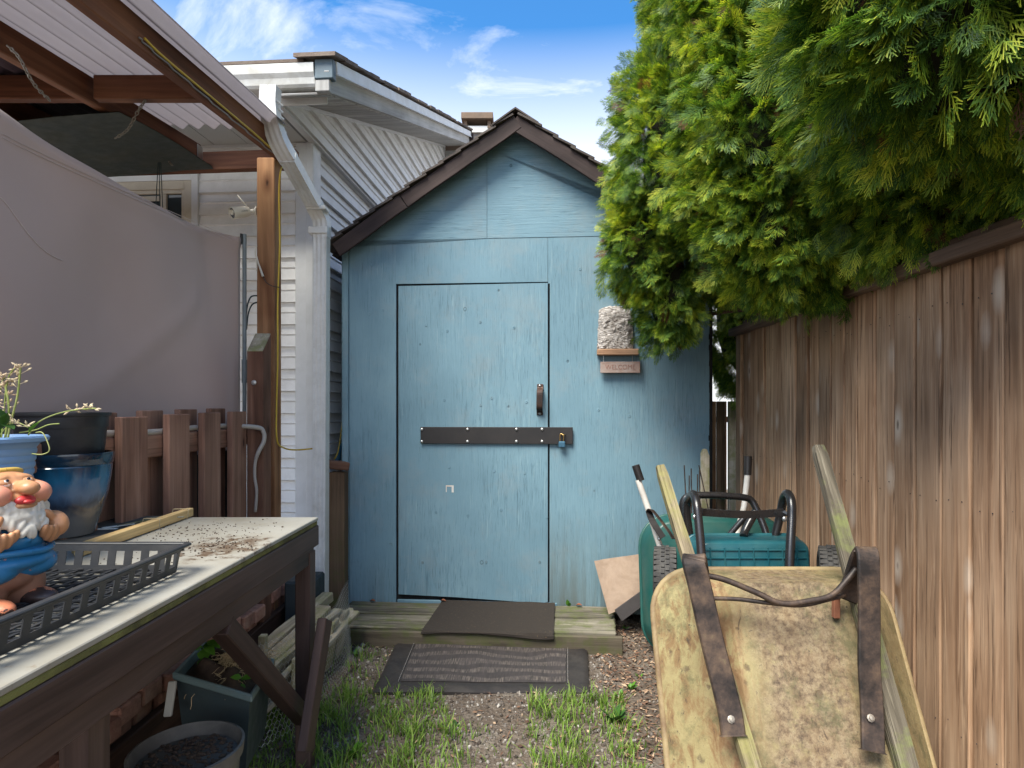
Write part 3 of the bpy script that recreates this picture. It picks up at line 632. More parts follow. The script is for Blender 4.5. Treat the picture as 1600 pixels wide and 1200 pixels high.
tr = COR.n('ShaderNodeBsdfTranslucent'); valley_shade = COR.rng(COR.math('ADD', COR.math('SINE', COR.math('MULTIPLY', sx_.outputs[0], 6.28318/.076)), COR.math('MULTIPLY', nn, .8)), .1, 1.1, 0, .85); COR.l(COR.mix(valley_shade, (.52,.49,.505), (.13,.12,.125)), tr.inputs[0]); ms = COR.n('ShaderNodeMixShader'); ms.inputs[0].default_value = .5  # valleys tinted darker: corrugation shading painted into the colour
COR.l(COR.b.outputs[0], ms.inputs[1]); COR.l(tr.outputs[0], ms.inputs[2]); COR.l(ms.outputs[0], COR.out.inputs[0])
DIM_BAY = plain('dim_bay_sheet', (.10,.075,.10), .6, dirt=(.05,.04,.05))  # darker sheet colour carries the dimness of the left bays
def corrug(x0, x1, y0, y1, dz, mat=None):
    n = int((x1-x0)/.0066); mb = MB(); vs = []
    for y in (y0, y1):
        for i in range(n+1):
            x = x0 + (x1-x0)*i/n; vs.append((x, y, rz(y)+.112+dz+.013*math.cos(2*math.pi*x/.076)))
    m = n+1; vs += [(v[0], v[1], v[2]+.0016) for v in vs]
    fs = [(i, i+1, m+i+1, m+i) for i in range(n)] + [(2*m+i, 3*m+i, 3*m+i+1, 2*m+i+1) for i in range(n)] + [(i, 2*m+i, 2*m+i+1, i+1) for i in range(n)] + [(m+i, m+i+1, 3*m+i+1, 3*m+i) for i in range(n)]
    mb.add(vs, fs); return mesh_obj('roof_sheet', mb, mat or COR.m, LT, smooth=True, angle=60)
corrug(-1.77, -1.115, 1.5, 2.93, 0); corrug(-2.40, -1.75, 1.5, 2.95, .004, DIM_BAY); corrug(-3.03, -2.38, 1.5, 2.93, 0, DIM_BAY)
SHADE_SHEET = plain('dark_shade_sheet', (.022,.030,.026), .7, dirt=(.06,.055,.03), bumpsc=6, bump=.3)  # added dark sheet, stands in for the shade under the roof
mb = MB(); n = 14
pts = {}
for i in range(n+1):
    for j in range(n+1):
        u, v = i/n, j/n; x = -1.60 - 1.8*u; y = 2.42 + .78*v; z = rz(y) - .012 - .20*u - .03*math.sin(math.pi*v)*u + .01*math.sin(u*9+v*4)
        if v == 1: x = -1.62 - 1.8*u; z = 2.475 - .08*u
        mb.v.append(Vector((x, y, z)))
for i in range(n+1):
    for j in range(n+1): mb.v.append(mb.v[i*(n+1)+j] + Vector((0,0,.003)))
m = (n+1)**2
mb.f = [(i*(n+1)+j, (i+1)*(n+1)+j, (i+1)*(n+1)+j+1, i*(n+1)+j+1) for i in range(n) for j in range(n)]; mb.f += [tuple(q+m for q in f[::-1]) for f in mb.f]
tag(mesh_obj('shade_sheet', mb, SHADE_SHEET, None, smooth=True), 'dark sheet added for the shade below the corrugated roof of the patio cover', 'shade_sheet')
# chains
def chain(name_label, pts, n):
    pts = catmull([Vector(p) for p in pts], 12); T = thing('hanging_chain', pts[0], name_label, 'chain', 'chains hanging under the patio cover')
    Ls = [0]
    for i in range(1, len(pts)): Ls.append(Ls[-1] + (pts[i]-pts[i-1]).length)
    def at(s):
        for i in range(1, len(pts)):
            if Ls[i] >= s: t = (s-Ls[i-1])/max(1e-9, Ls[i]-Ls[i-1]); return pts[i-1].lerp(pts[i], t)
        return pts[-1]
    st = Ls[-1]/n; mb = MB(); r, l = st*.36, st*.66
    ring = [Vector((r*math.cos(a), 0, l*math.sin(a))) for a in [2*math.pi*k/10 for k in range(11)]]; mb.tube(ring, st*.17, 5, caps=False)
    me = None
    for k in range(n):
        a, b = at(k*st), at((k+1)*st); q = (b-a).to_track_quat('Z', 'Y').to_matrix().to_4x4() @ Matrix.Rotation(math.pi/2*(k%2)+.2*k, 4, 'Z')
        M = Matrix.Translation((a+b)/2) @ q
        if me is None: o = mesh_obj('link', mb, CHAINM, T, M, smooth=True); me = o.data
        else: link(bpy.data.objects.new('link', me), T, M)
CHAINM = plain('chain_metal', (.28,.25,.21), .45, metal=.6, dirt=(.12,.08,.06))
chain('longest hanging chain, at the far left under the near bay of the roof', [P(12,72,1.75), P(30,90,1.75), P(52,130,1.78), P(78,157,1.85)], 16)
chain('middle hanging chain, below the near crosspiece of the patio cover', [P(227,157,2.33), P(215,175,2.33), P(200,202,2.33), P(180,216,2.3)], 15)
chain('faint hanging chain ending at the far header beside the green strings', [P(238,212,2.95), P(250,232,2.98), P(262,250,3.0), P(269,258,3.0)], 12)
# dark strings of a hanging plant holder
HS = thing('hanger_string', P(246,258,2.95), 'dark green strings hanging from the header in front of the cream window', 'string')
STR = plain('green_string', (.02,.04,.045), .6)
for (a, b) in (((247,254),(243,330)),((249,254),(250,336)),((251,254),(255,340))): mesh_obj('string', MB().tube([P(*a,2.98), P(*b,2.98)], .0022, 6), STR, HS)
# privacy sheet
SHM = NT('taupe_sheet'); v_ = SHM.obj(0); SHM.set(Base_Color=SHM.ramp(SHM.noise(v_, .9, 4, .5), [(.35,(.44,.325,.295)),(.65,(.52,.395,.36))]), Roughness=.62, Specular_IOR_Level=.3, Sheen_Weight=.2)
SHM.bump(SHM.noise(SHM.map(v_, (1,1,1)), 400, 2), .15, .001)
nu, nv = 110, 60; mb = MB()
A, B_ = Vector((-1.395, 3.02)), Vector((-1.60, .55))
for i in range(nu+1):
    for j in range(nv+1):
        u, v = i/nu, j/nv; c = A.lerp(B_, u); d = c.y
        zt = 2.065 - .045*math.sin(math.pi*min(1, (3.02-d)/1.3))
        z = .25 + (zt-.25)*v; s_ = u*2.47
        w = .055*math.sin(2.6*s_ + 1.7*z + .8)*(1-.35*v) + .018*math.sin(6.1*s_ - 4.2*z) + .010*math.sin(11*s_ + 5*z)*max(0,mnoise.noise(Vector((s_*1.5,z*1.5,3)))) + .006*mnoise.noise(Vector((s_*3, z*3, 0)))
        w += .016*math.exp(-((z - (2.02-1.0*s_*.55 - .25*math.sin(s_*2)))/.05)**2)*(1 if .3 < s_ < 1.6 else 0)*.5
        hem = .006 if v > .975 else 0
        w *= min(1, u*12); mb.v.append(Vector((c.x + w + hem, c.y, z)))
m = len(mb.v); mb.f = [(i*(nv+1)+j, (i+1)*(nv+1)+j, (i+1)*(nv+1)+j+1, i*(nv+1)+j+1) for i in range(nu) for j in range(nv)]
mb.v += [v - Vector((.002,0,0)) for v in mb.v]; mb.f += [tuple(q+m for q in f[::-1]) for f in mb.f]
mb.f += [(j, j+1, m+j+1, m+j) for j in range(nv)] + [(i*(nv+1)+nv, (i+1)*(nv+1)+nv, m+(i+1)*(nv+1)+nv, m+i*(nv+1)+nv) for i in range(nu)]
tag(mesh_obj('privacy_sheet', mb, SHM.m, None, smooth=True), 'large taupe fabric privacy sheet stretched behind the picket rail', 'privacy screen')
sh = bpy.data.objects['privacy_sheet']
def on_sheet(px, py, off=.05):
    # where the pixel's ray meets the sheet's mean plane
    n_ = Vector((B_.y-A.y, -(B_.x-A.x))).normalized(); r = Vector(((px-VX)/F, 1)); t = A.dot(n_)/r.dot(n_); q = P(px, py, t); hit, loc, nr, fi = sh.ray_cast(sh.matrix_world.inverted() @ Vector((0,0,EYE)) if False else (Vector((0,0,EYE)) - WM[sh.name].translation), (q - Vector((0,0,EYE))).normalized())
    return loc + WM[sh.name].translation + Vector((.0015,0,0)) if hit else q
crease_pts = [on_sheet(*p) for p in ((0,308),(12,322),(25,340),(38,358),(52,375),(66,389),(80,399),(97,407))]
o_ = mesh_obj('crease_line', MB().tube(crease_pts, .0013, 5, smooth=4), plain('pale_crease_stitch', (.62,.54,.53), .7), sh)  # fabric crease as a pale raised line, its highlight put into the colour
for dy_, nm_ in ((14,0),(20,1)):
    st_ = [on_sheet(px, 193 + (370-193)*(px/380)**.94 + dy_*(1-.35*px/380)) for px in range(2, 372, 12)]
    mesh_obj('stitch_line', MB().tube(st_, .0011, 4), bpy.data.materials['pale_crease_stitch'], sh)
# grey conduit pole at the end of the sheet
CP = thing('conduit_pole', P(382, 640, 3.03), 'thin grey conduit pole standing at the right edge of the sheet', 'pole')
PVC = plain('grey_conduit', (.20,.235,.25), .45, dirt=(.12,.12,.12))
q0 = P(382, 640, 3.03)
mesh_obj('tube', MB().tube([(q0.x, 3.03, 0), (q0.x, 3.03, P(0,366,3.03).z)], .010, 12), PVC, CP, smooth=True, angle=50)
mesh_obj('coupling', MB().tube([(q0.x, 3.03, P(0,598,3.03).z), (q0.x, 3.03, P(0,562,3.03).z)], .0135, 12), PVC, CP, smooth=True, angle=50)
mesh_obj('clip', MB().tube([(q0.x-.012, 3.02, P(0,382,3.03).z), (q0.x-.012, 3.02, P(0,366,3.03).z)], .006, 8), BLACKM, CP)
mesh_obj('cable', MB().tube([P(384,506,3.04), P(386,480,3.06), P(392,464,3.07), P(402,462,3.08)], .004, 6, smooth=5), STR, CP, smooth=True)
mesh_obj('cable', MB().tube([P(385,515,3.04), P(388,490,3.06), P(394,476,3.07), P(403,472,3.08)], .004, 6, smooth=5), STR, CP, smooth=True)
# short bevelled post
x0, x1 = -1.290, -1.212
mb = MB(); za_, zb_ = P(0,548,2.86).z, P(0,522,2.95).z
mb.add([(x0,2.86,-.02),(x1,2.86,-.02),(x1,2.95,-.02),(x0,2.95,-.02),(x0,2.86,za_),(x1,2.86,za_),(x1,2.95,zb_),(x0,2.95,zb_)],[(3,2,1,0),(0,1,5,4),(1,2,6,5),(2,3,7,6),(3,0,4,7),(4,5,6,7)])
SP = thing('short_post', (-1.25, 2.9, 0), 'short dark brown post with a slanted raw top in front of the tall post', 'post')
mesh_obj('shaft', mb, WOOD_DARK, SP, bevel=.003)
mb = MB(); mb.add([(x0+.003,2.858,za_+.001),(x1-.002,2.858,za_+.001),(x1-.002,2.948,zb_+.003),(x0+.003,2.948,zb_+.003),(x0+.003,2.858,za_-.003),(x1-.002,2.858,za_-.003),(x1-.002,2.948,zb_-.002),(x0+.003,2.948,zb_-.002)],[(0,1,2,3),(0,4,5,1),(1,5,6,2),(2,6,7,3),(3,7,4,0)])
mesh_obj('cut_top', mb, WOOD_GREY, SP)
q = P(397,598,2.86); mesh_obj('bolt', MB().lathe([(.0125,0),(.012,.004),(.007,.005),(.007,.009),(.0001,.010)], 12, (q.x, 2.859, q.z), Matrix.Rotation(math.pi/2,3,'X')), STEEL, SP, smooth=True, angle=40)
# security camera
SC = thing('security_camera', P(402,330,3.07), 'small white bullet security camera with antenna mounted on the tall post', 'security camera')
CAMW = plain('camera_white', (.68,.65,.56), .35)
a, b = P(362,333,3.005), P(388,330,3.07)
ax = (a-b).normalized(); Mq = (ax).to_track_quat('Z','Y').to_matrix()
mesh_obj('housing', MB().lathe([(.0001,-.002),(.022,0),(.026,.012),(.030,.075),(.031,.088),(.028,.090),(.026,.082),(.0001,.082)], 20, b, Mq), CAMW, SC, smooth=True, angle=40)
mesh_obj('face_plate', MB().lathe([(.0001,.0835),(.0255,.0838),(.0255,.082)], 20, b, Mq), plain('camera_face', (.012,.016,.022), .2), SC, smooth=True, angle=40)
lens = mesh_obj('lens', MB().lathe([(.013,.082),(.013,.090),(.009,.090),(.007,.086),(.0001,.086)], 16, b+Mq@Vector((.0,.004,0)), Mq), CAMW, SC, smooth=True, angle=40)
mesh_obj('antenna', MB().tube([P(385,322,3.05), P(371,305,3.04)], .0035, 8, radii=[.0042,.003]), CAMW, SC, smooth=True)
mesh_obj('bracket', MB().tube([b, P(398,330,3.07)], .011, 10, radii=[.008,.013]).lathe([(.0001,0),(.026,0),(.026,.006),(.012,.012)], 16, P(402.5,331,3.08), Matrix.Rotation(-math.pi/2,3,'Y')), CAMW, SC, smooth=True, angle=40)
tcv = bpy.data.curves.new('mark', 'FONT'); tcv.body = 'reolink'; tcv.size = .012; tcv.extrude = .0002; tcv.align_x = 'CENTER'; tcv.align_y = 'CENTER'
tcv.materials.append(plain('grey_print', (.2,.2,.2), .6)); to = bpy.data.objects.new('tmp_text', tcv); COL.objects.link(to); bpy.context.view_layer.update()
tm = bpy.data.meshes.new_from_object(to.evaluated_get(bpy.context.evaluated_depsgraph_get())); bpy.data.objects.remove(to)
side = Vector((-ax.y, ax.x, 0)).normalized(); side = side if side.y < 0 else -side; mid = b + ax*.035 + side*.0285
link(bpy.data.objects.new('lettering', tm), SC, Matrix.Translation(mid) @ rotmat(-ax, side.cross(-ax), side).to_4x4())
mesh_obj('cable', MB().tube([P(401,384,3.04), P(399,395,3.04), P(401,407,3.04), P(401,424,3.045)], .0035, 6, smooth=5), CAMW, SC, smooth=True)
mesh_obj('cable', MB().tube([P(401,400,3.04), P(404,412,3.04), P(411,432,3.04)], .0045, 6, smooth=5, radii=[.003,.004,.006]), CAMW, SC, smooth=True)
mesh_obj('cable', MB().tube([P(411,431,3.04), P(416,441,3.03), P(426,447,3.03), P(437,449,3.03)], .002, 6, smooth=5), BLACKM, SC, smooth=True)
# yellow extension cord along the rafter, down the post and to the downspout
YEL = plain('yellow_cord', (.62,.42,.045), .45)
cp = [P(222,60,1.86), P(247,84,1.95), P(300,128,2.2), P(352,172,2.5), P(397,212,2.85), P(428,240,3.02), P(452,256,3.2), P(440,262,3.05), P(436,300,3.048), P(437,380,3.048), P(434,470,3.048), P(434,560,3.048), P(432,640,3.048), P(433,688,3.048), P(444,700,3.12), P(462,703,3.25), P(488,701,3.36)]
def onX(px, py, X): d = X*F/(px-VX); return P(px, py, d)
cp[:6] = [onX(a, b, -1.192) for a, b in ((226,60),(250,84),(302,128),(352,170),(396,207),(424,232))]
tag(mesh_obj('extension_cord', MB().tube(cp, .0042, 8, smooth=6), YEL, None, smooth=True), 'yellow extension cord running along the outer rafter and down the tall post', 'cord')
wp = [onX(a, b, -1.194) for a, b in ((217,60),(242,84),(294,129),(344,172),(390,210),(426,240))]
tag(mesh_obj('grey_cable', MB().tube([p+Vector((.004*math.sin(i*2.1),0,.003)) for i,p in enumerate(catmull(wp, 5))], .003, 6), plain('grey_cable', (.22,.21,.2), .5), None, smooth=True), 'thin grey cable twisted beside the yellow cord under the outer rafter', 'cable')
tag(mesh_obj('cord_piece', MB().tube([P(536,645,3.75), P(533,675,3.72), P(528,706,3.66), P(522,718,3.62)], .0035, 6, smooth=5), YEL, None, smooth=True), 'short yellow cord hanging in the gap between house and shed', 'cord')
# picket rail
PF = thing('picket_fence', (-1.27, 2.3, 0), 'low brown picket fence with paired slats and a grey hose on its rail', 'fence')
ztop = P(0, 640, 2.4).z - .0
for i, d in enumerate((1.686, 1.93, 2.19, 2.43, 2.67)):
    zt = (1.22 - .012 - [.018,.018,.012,.008,.005][i])
    fbox('picket', PF, WOOD_PICKET, W0, (-1.292, -1.266), (d, d+.135), (.30, zt), bevel=.003)
    fbox('picket', PF, WOOD_PICKET, W0, (-1.37, -1.346), (d-.03, d+.10), (.30, zt+.014), bevel=.003)
fbox('rail', PF, WOOD_PICKET, W0, (-1.338, -1.296), (.9, 2.92), (1.045, 1.125), 'y', bevel=.004)
fbox('rail', PF, WOOD_PICKET, W0, (-1.338, -1.296), (.9, 2.92), (.42, .50), 'y', bevel=.004)
fbox('backing_board', PF, plain('dark_board', (.018,.018,.022), .85), W0, (-1.385, -1.374), (1.0, 2.98), (.3, 1.02), 'y')
HOSEM = plain('grey_hose', (.40,.36,.32), .5, dirt=(.25,.21,.18))
hp = [Vector((-1.305, d, 1.137+.004*math.sin(d*8))) for d in (1.2,1.5,1.8,2.0,2.2,2.45,2.7)] + [P(402,668,2.82), P(412,676,2.84), P(412,690,2.84), P(404,706,2.83), P(399,722,2.83), P(398,745,2.83), P(401,768,2.83), P(399,800,2.83)]
hz = Vector((0,0,0)); tag(mesh_obj('hose', MB().tube(hp, .009, 8, smooth=5, radii=[.011]*8+[.010]*3+[.007]*4), HOSEM, None, smooth=True), 'old grey hose laid along the picket rail and curling down at its end', 'hose')
# mossy post and cap block beside the shed
mq0, mq1 = P(514,940,3.42), P(538,738,3.42)
fbox('mossy_post', None, WOOD_MOSS, W0, (mq0.x, mq1.x), (3.42, 3.50), (.0, mq1.z), bevel=.004)
tag(bpy.data.objects['mossy_post'], 'short mossy wooden post between the downspout and the shed', 'post')
c = P(524,727,3.42); MBK = beam('wood_block', None, WOOD_DARK, (c.x-.06, 3.40, c.z+.012), (c.x+.052, 3.47, c.z-.01), .10, .048, (0,0,1), bevel=.006)
tag(MBK, 'small brown wood block lying on top of the mossy post', 'wood block')
tag(mesh_obj('blue_scrap', MB().tube([P(535,690,3.75), P(530,706,3.72), P(527,722,3.72)], .012, 8, radii=[.004,.012,.02]), plain('blue_plastic', (.02,.10,.17), .5), None), 'dark blue plastic scrap behind the wood block beside the shed', 'plastic scrap')

# ================================================================ work table
ZT = .842; TX = -.70; TD = 2.10
TB = thing('work_table', (TX-.35, 1.4, 0), 'outdoor potting table with white board top and dark brown timber frame', 'table')
TOPM = NT('white_table_top'); s = TOPM; v_ = s.obj(0); sp = s.n('ShaderNodeSeparateXYZ'); s.l(v_, sp.inputs[0])
n1 = s.noise(v_, 22, 8, .75, .5); n0 = s.noise(v_, 4, 5, .6)
col = s.mix(s.rng(n0, .4, .7, 0, .7), (.33,.315,.275), (.22,.19,.14))
# soil spill in the far half of the table
dd = s.n('ShaderNodeVectorMath', operation='DISTANCE'); s.l(s.map(v_, (1,1,0)), dd.inputs[0]); dd.inputs[1].default_value = (.55, .37, 0)
sm = s.rng(dd.outputs['Value'], .02, .24, .20, -.02); sp1 = s.rng(s.math('ADD', n1, sm), .60, .70, 0, 1); col = s.mix(sp1, col, (.11,.075,.05))
sp2 = s.rng(s.noise(v_, 60, 4, .7), .60, .70, 0, .8); col = s.mix(s.math('MULTIPLY', sp2, s.rng(n0, .35, .6, .2, 1)), col, (.2,.15,.1))
s.set(Base_Color=col, Roughness=.42, Specular_IOR_Level=.35); s.bump(s.math('ADD', sp1, n1), .12, .003); TOPM = s.m
fbox('tabletop', TB, TOPM, W0, (-2.0, TX), (.45, TD), (ZT-.012, ZT), bevel=.002)
MOSS = plain('mossy_edge', (.17,.17,.05), .9, dirt=(.022,.017,.012), dirtamt=1, bumpsc=200, bump=.8)
fbox('mossy_strip', TB, MOSS, W0, (-1.98, TX-.001), (.45, TD-.006), (ZT-.026, ZT-.0125), 'y', .002)
fbox('apron', TB, WOOD_TABLE, W0, (TX-.03, TX+.003), (.45, TD-.002), (ZT-.095, ZT-.0265), 'y', .003)
fbox('apron', TB, WOOD_TABLE, W0, (TX-.035, TX-.008), (.45, TD-.02), (ZT-.150, ZT-.0975), 'y', .003)
fbox('apron', TB, WOOD_TABLE, W0, (-1.98, TX-.027), (TD-.04, TD-.002), (ZT-.105, ZT-.027), 'x', .003)
fbox('leg', TB, WOOD_TABLE, W0, (TX-.055, TX-.005), (TD-.07, TD-.012), (-.01, ZT-.108), bevel=.003)
fbox('leg', TB, WOOD_TABLE, W0, (TX-.085, TX-.035), (1.03, 1.09), (-.01, ZT-.152), bevel=.003)
fbox('leg', TB, WOOD_TABLE, W0, (-1.93, -1.87), (TD-.1, TD-.042), (-.01, ZT-.108), bevel=.003)
beam('brace', TB, WOOD_TABLE, (TX-.03, 1.48, ZT-.150), (TX-.03, 2.04, .18), .045, .05, (0,1,0), bevel=.003)
beam('brace', TB, WOOD_TABLE, P(508,968,2.04), P(476,1175,1.86), .03, .075, (0,1,0), bevel=.003)
# soil crumbs
mb = MB(); rr = random.Random(4)
for k in range(420):
    if k < 170: x, y = -.83 + rr.gauss(0,.06), 1.66 + rr.gauss(0,.045)
    elif k < 330: x, y = -.97 + rr.gauss(0,.10), 1.86 + rr.gauss(0,.075)
    else: x, y = rr.uniform(-1.4,-.74), rr.uniform(1.45,2.08)
    if x > TX-.01 or y > TD-.01: continue
    r = rr.uniform(.0008,.0026)*(1.3 if rr.random() < .1 else 1); mb.ball((x, y, ZT+r*.5), (r*rr.uniform(.8,1.5), r, r*.7), 5, 3)
tag(mesh_obj('soil_crumbs', mb, plain('soil_crumb', (.06,.04,.028), .95), None), 'dark soil crumbs spilled over the white table top', 'soil', kind='stuff')
# dark slate board below the pots
fbox('slate_board', None, plain('slate', (.055,.052,.048), .9, dirt=(.13,.12,.09), bumpsc=80, bump=.6), W0, (-1.62, -1.185), (1.62, 2.06), (ZT+.001, ZT+.012), 'x', .003)
tag(bpy.data.objects['slate_board'], 'dark weathered slate board lying under the stacked pots', 'board')
TG = plain('white_plastic_tag', (.72,.72,.68), .5)
q = P(160,829,1.83); 
mb = MB(); zt = ZT+.0125
a, b, c2 = P(136,833,1.84), P(172,828,1.86), P(212,808,2.02)
for (p, q_, w) in ((Vector((a.x,1.82,zt)), Vector((a.x+.095,1.835,zt)), .012), (Vector((a.x+.05,1.835,zt+.002)), Vector((a.x+.105,1.90,zt+.002)), .010)):
    d_ = (q_-p).normalized(); n_ = Vector((-d_.y, d_.x, 0))*w; mb.add([p+n_, p-n_, q_-n_*.6, q_+n_*.6, p+n_+Vector((0,0,.0015)), p-n_+Vector((0,0,.0015)), q_-n_*.6+Vector((0,0,.0015)), q_+n_*.6+Vector((0,0,.0015))], [(0,1,2,3),(4,5,6,7),(0,1,5,4),(1,2,6,5),(2,3,7,6),(3,0,4,7)])
tag(mesh_obj('plant_tag', mb, TG, None), 'white plastic plant tags lying crossed on the slate board', 'plant tag')
tag(mesh_obj('dry_twig', MB().tube([(-1.235,1.86,ZT+.016),(-1.19,1.93,ZT+.02),(-1.16,1.97,ZT+.018),(-1.12,2.02,ZT+.016)], .0022, 6, smooth=4), WOOD_GREY, None), 'pale dry twig lying on the far corner of the slate board', 'twig')
# bundle of raw sticks
ST = thing('stick_bundle', (-1.07, 1.82, ZT), 'two raw pine sticks tied together with string on the white table', 'wood sticks')
def on(px, py, h): d = (EYE-ZT-h)*F/(py-VY); return P(px, py, d)
e1, e2 = on(122,858,.02), on(297,798,.02)
beam('stick', ST, WOOD_RAW, Vector((e1.x,e1.y,ZT+.016)), Vector((e2.x,e2.y,ZT+.016)), .024, .028, (0,0,1), bevel=.002)
off = Vector((-.03,.03,0)); beam('stick', ST, WOOD_RAW, Vector((e1.x,e1.y,ZT+.013))+off*.9+(e2-e1).normalized()*.0, Vector((e2.x,e2.y,ZT+.013))+off*.75-(e2-e1).normalized()*.06, .022, .022, (0,0,1), bevel=.002)
for t in (.62, .93):
    c = e1.lerp(e2, t); dr = Vector((e2.x-e1.x, e2.y-e1.y, 0)).normalized(); pr = Vector((-dr.y, dr.x, 0)); lp = []
    for k in range(17):
        a = 2*math.pi*k/16; lp.append(Vector((c.x, c.y, ZT+.016)) + pr*(.011+ .031*max(-.75,min(.9,math.cos(a)*1.2))) + Vector((0,0,.0175*max(-.9,min(.95,math.sin(a)*1.3)))) + dr*.003*math.sin(a))
    mesh_obj('string', MB().tube(lp, .0016, 5), plain('twine', (.5,.4,.24), .9), ST, smooth=True)
# ---------------------------------------------------------------- pots
def pot(nm, label, c, prof, mat, cat='plant pot', n=48, group=None):
    o = mesh_obj(nm, MB().lathe(prof, n, (0,0,0)), mat, None, Matrix.Translation(Vector(c)), smooth=True, angle=35); return tag(o, label, cat, group)
GLZ = NT('blue_glaze'); s = GLZ; v_ = s.obj(0); sp = s.n('ShaderNodeSeparateXYZ'); s.l(v_, sp.inputs[0])
st = s.noise(s.map(v_, (1,1,.10)), 60, 5, .65, .4); hz_ = s.math('ADD', sp.outputs[2], s.math('MULTIPLY', s.math('SUBTRACT', s.noise(s.map(v_, (1,1,.4)), 9, 4), .5), .06)); hn = s.rng(hz_, 0, .235, 0, 1)
col = s.ramp(s.math('ADD', hn, s.math('MULTIPLY', s.math('SUBTRACT', st, .5), .18)), [(.0, (.20,.20,.19)), (.30, (.13,.14,.15)), (.42, (.025,.035,.06)), (.55, (.06,.12,.22)), (.72, (.012,.10,.21)), (.86, (.006,.04,.085)), (.97, (.006,.02,.04))])
s.set(Base_Color=col, Roughness=.13, Specular_IOR_Level=.5, Coat_Weight=.5, Coat_Roughness=.08); s.bump(st, .05, .003)
bc = P(99, 845, 1.745); bcz = ZT+.012
pot('glazed_pot', 'blue and grey glazed ceramic pot on the white table behind the gnome', (bc.x, 1.745, bcz), [(.0001,.002),(.068,0),(.074,.004),(.092,.06),(.106,.11),(.116,.17),(.119,.20),(.1165,.204),(.120,.208),(.124,.232),(.123,.238),(.117,.238),(.114,.228),(.110,.19),(.07,.03),(.0001,.02)], GLZ.m)
NUR = plain('black_nursery_plastic', (.017,.018,.021), .42, dirt=(.05,.05,.052), dirtamt=.6)
pot('nursery_pot', 'black plastic nursery pot stacked inside the blue glazed pot', (bc.x-.004, 1.745, bcz+.20), [(.0001,.002),(.094,0),(.100,.02),(.108,.105),(.1095,.108),(.1115,.112),(.1130,.142),(.1175,.143),(.1195,.148),(.1195,.152),(.1165,.153),(.1145,.149),(.110,.12),(.095,.012),(.0001,.008)], NUR)
LBP = plain('light_blue_plastic', (.20,.34,.56), .45, dirt=(.32,.42,.55), dirtamt=.3)
lc = Vector((-1.252, 1.40, ZT)); pr = [(.0001,.002),(.07,0),(.075,.006)]
for k in range(16): z = .02+k*.013; r = .078 + (z/.26)*.034; pr += [(r,z),(r+.0025,z+.004),(r+.0025,z+.009),(r+.0006,z+.012)]
zt_ = P(0,682,1.40).z - ZT; pr = [(a, b*zt_/.25) for a, b in pr]; 
pr += [(.114,zt_-.018),(.118,zt_-.016),(.131,zt_-.012),(.133,zt_-.004),(.130,zt_),(.118,zt_),(.112,zt_-.01),(.10,zt_-.03),(.0001,zt_-.03)]
pot('light_blue_planter', 'light blue ribbed plastic planter with weeds at the left edge', lc, pr, LBP, 'planter')
tag(mesh_obj('potting_soil', MB().lathe([(.0001,.01),(.06,.006),(.103,0)], 24, (lc.x, lc.y, ZT+zt_-.027)), plain('potting_soil', (.05,.035,.025), .95, bumpsc=120, bump=1), None), 'dark potting soil filling the light blue planter', 'soil')
# weeds with seed heads
WEED = plain('weed_green', (.24,.30,.07), .6, dirt=(.45,.40,.2), dirtamt=.6); SEED = plain('seed_heads', (.55,.46,.30), .8, dirt=(.4,.2,.14), dirtamt=.5)
WD = thing('seeding_grass', (lc.x, lc.y, ZT+zt_-.02), 'dry seeding grass weeds growing out of the light blue planter', 'weed')
rr = random.Random(21)
def stem(pts, seeds, r=.0016, n=16, spread=.018, seedlen=.011):
    pts = [Vector(p) for p in pts]; cpts = catmull(pts, 6); mesh_obj('stem', MB().tube(cpts, r, 6, radii=None), WEED, WD, smooth=True)
    if seeds:
        mb = MB(); k0 = int(len(cpts)*(1-seeds))
        for k in range(n):
            i = min(len(cpts)-2, k0 + int((len(cpts)-k0)*k/n)); t = (cpts[i+1]-cpts[i]).normalized(); w = 1-.6*k/n
            q = cpts[i] + Vector((rr.uniform(-1,1), rr.uniform(-.5,.5), rr.uniform(-.3,.8)))*spread*w
            mb.tube([cpts[i], q], .0005, 4); d = (q-cpts[i]).normalized()
            mb.tube([q, q+d*seedlen*.5, q+d*seedlen], .002, 5, radii=[.0008,.0026,.0004])
        mesh_obj('seed_head', mb, SEED, WD)
dq = 1.36
stem([P(12,686,dq), P(17,660,dq), P(27,620,dq), P(31,585,dq), P(32,574,dq)], .42, .0022)
stem([P(2,686,dq), P(6,650,dq), P(9,612,dq), P(14,588,dq), P(22,576,dq)], .5)
stem([P(-6,686,dq), P(-4,640,dq), P(2,600,dq), P(8,590,dq)], .6, n=22)
stem([P(8,684,dq), P(14,640,dq), P(8,600,dq)], .5, .0024)
stem([P(44,680,dq+.03), P(60,660,dq+.04), P(85,648,dq+.06), P(115,641,dq+.07), P(150,638,dq+.07)], .3, n=18, spread=.012)
stem([P(30,676,dq), P(55,672,dq+.02), P(75,664,dq+.03), P(93,662,dq+.04)], 0, .0014)
stem([P(56,676,dq), P(66,676,dq), P(74,690,dq), P(77,704,dq), P(66,710,dq), P(50,709,dq)], 0, .0013)
stem([P(0,680,dq), P(10,668,dq), P(26,660,dq), P(44,668,dq)], .5, .0012)
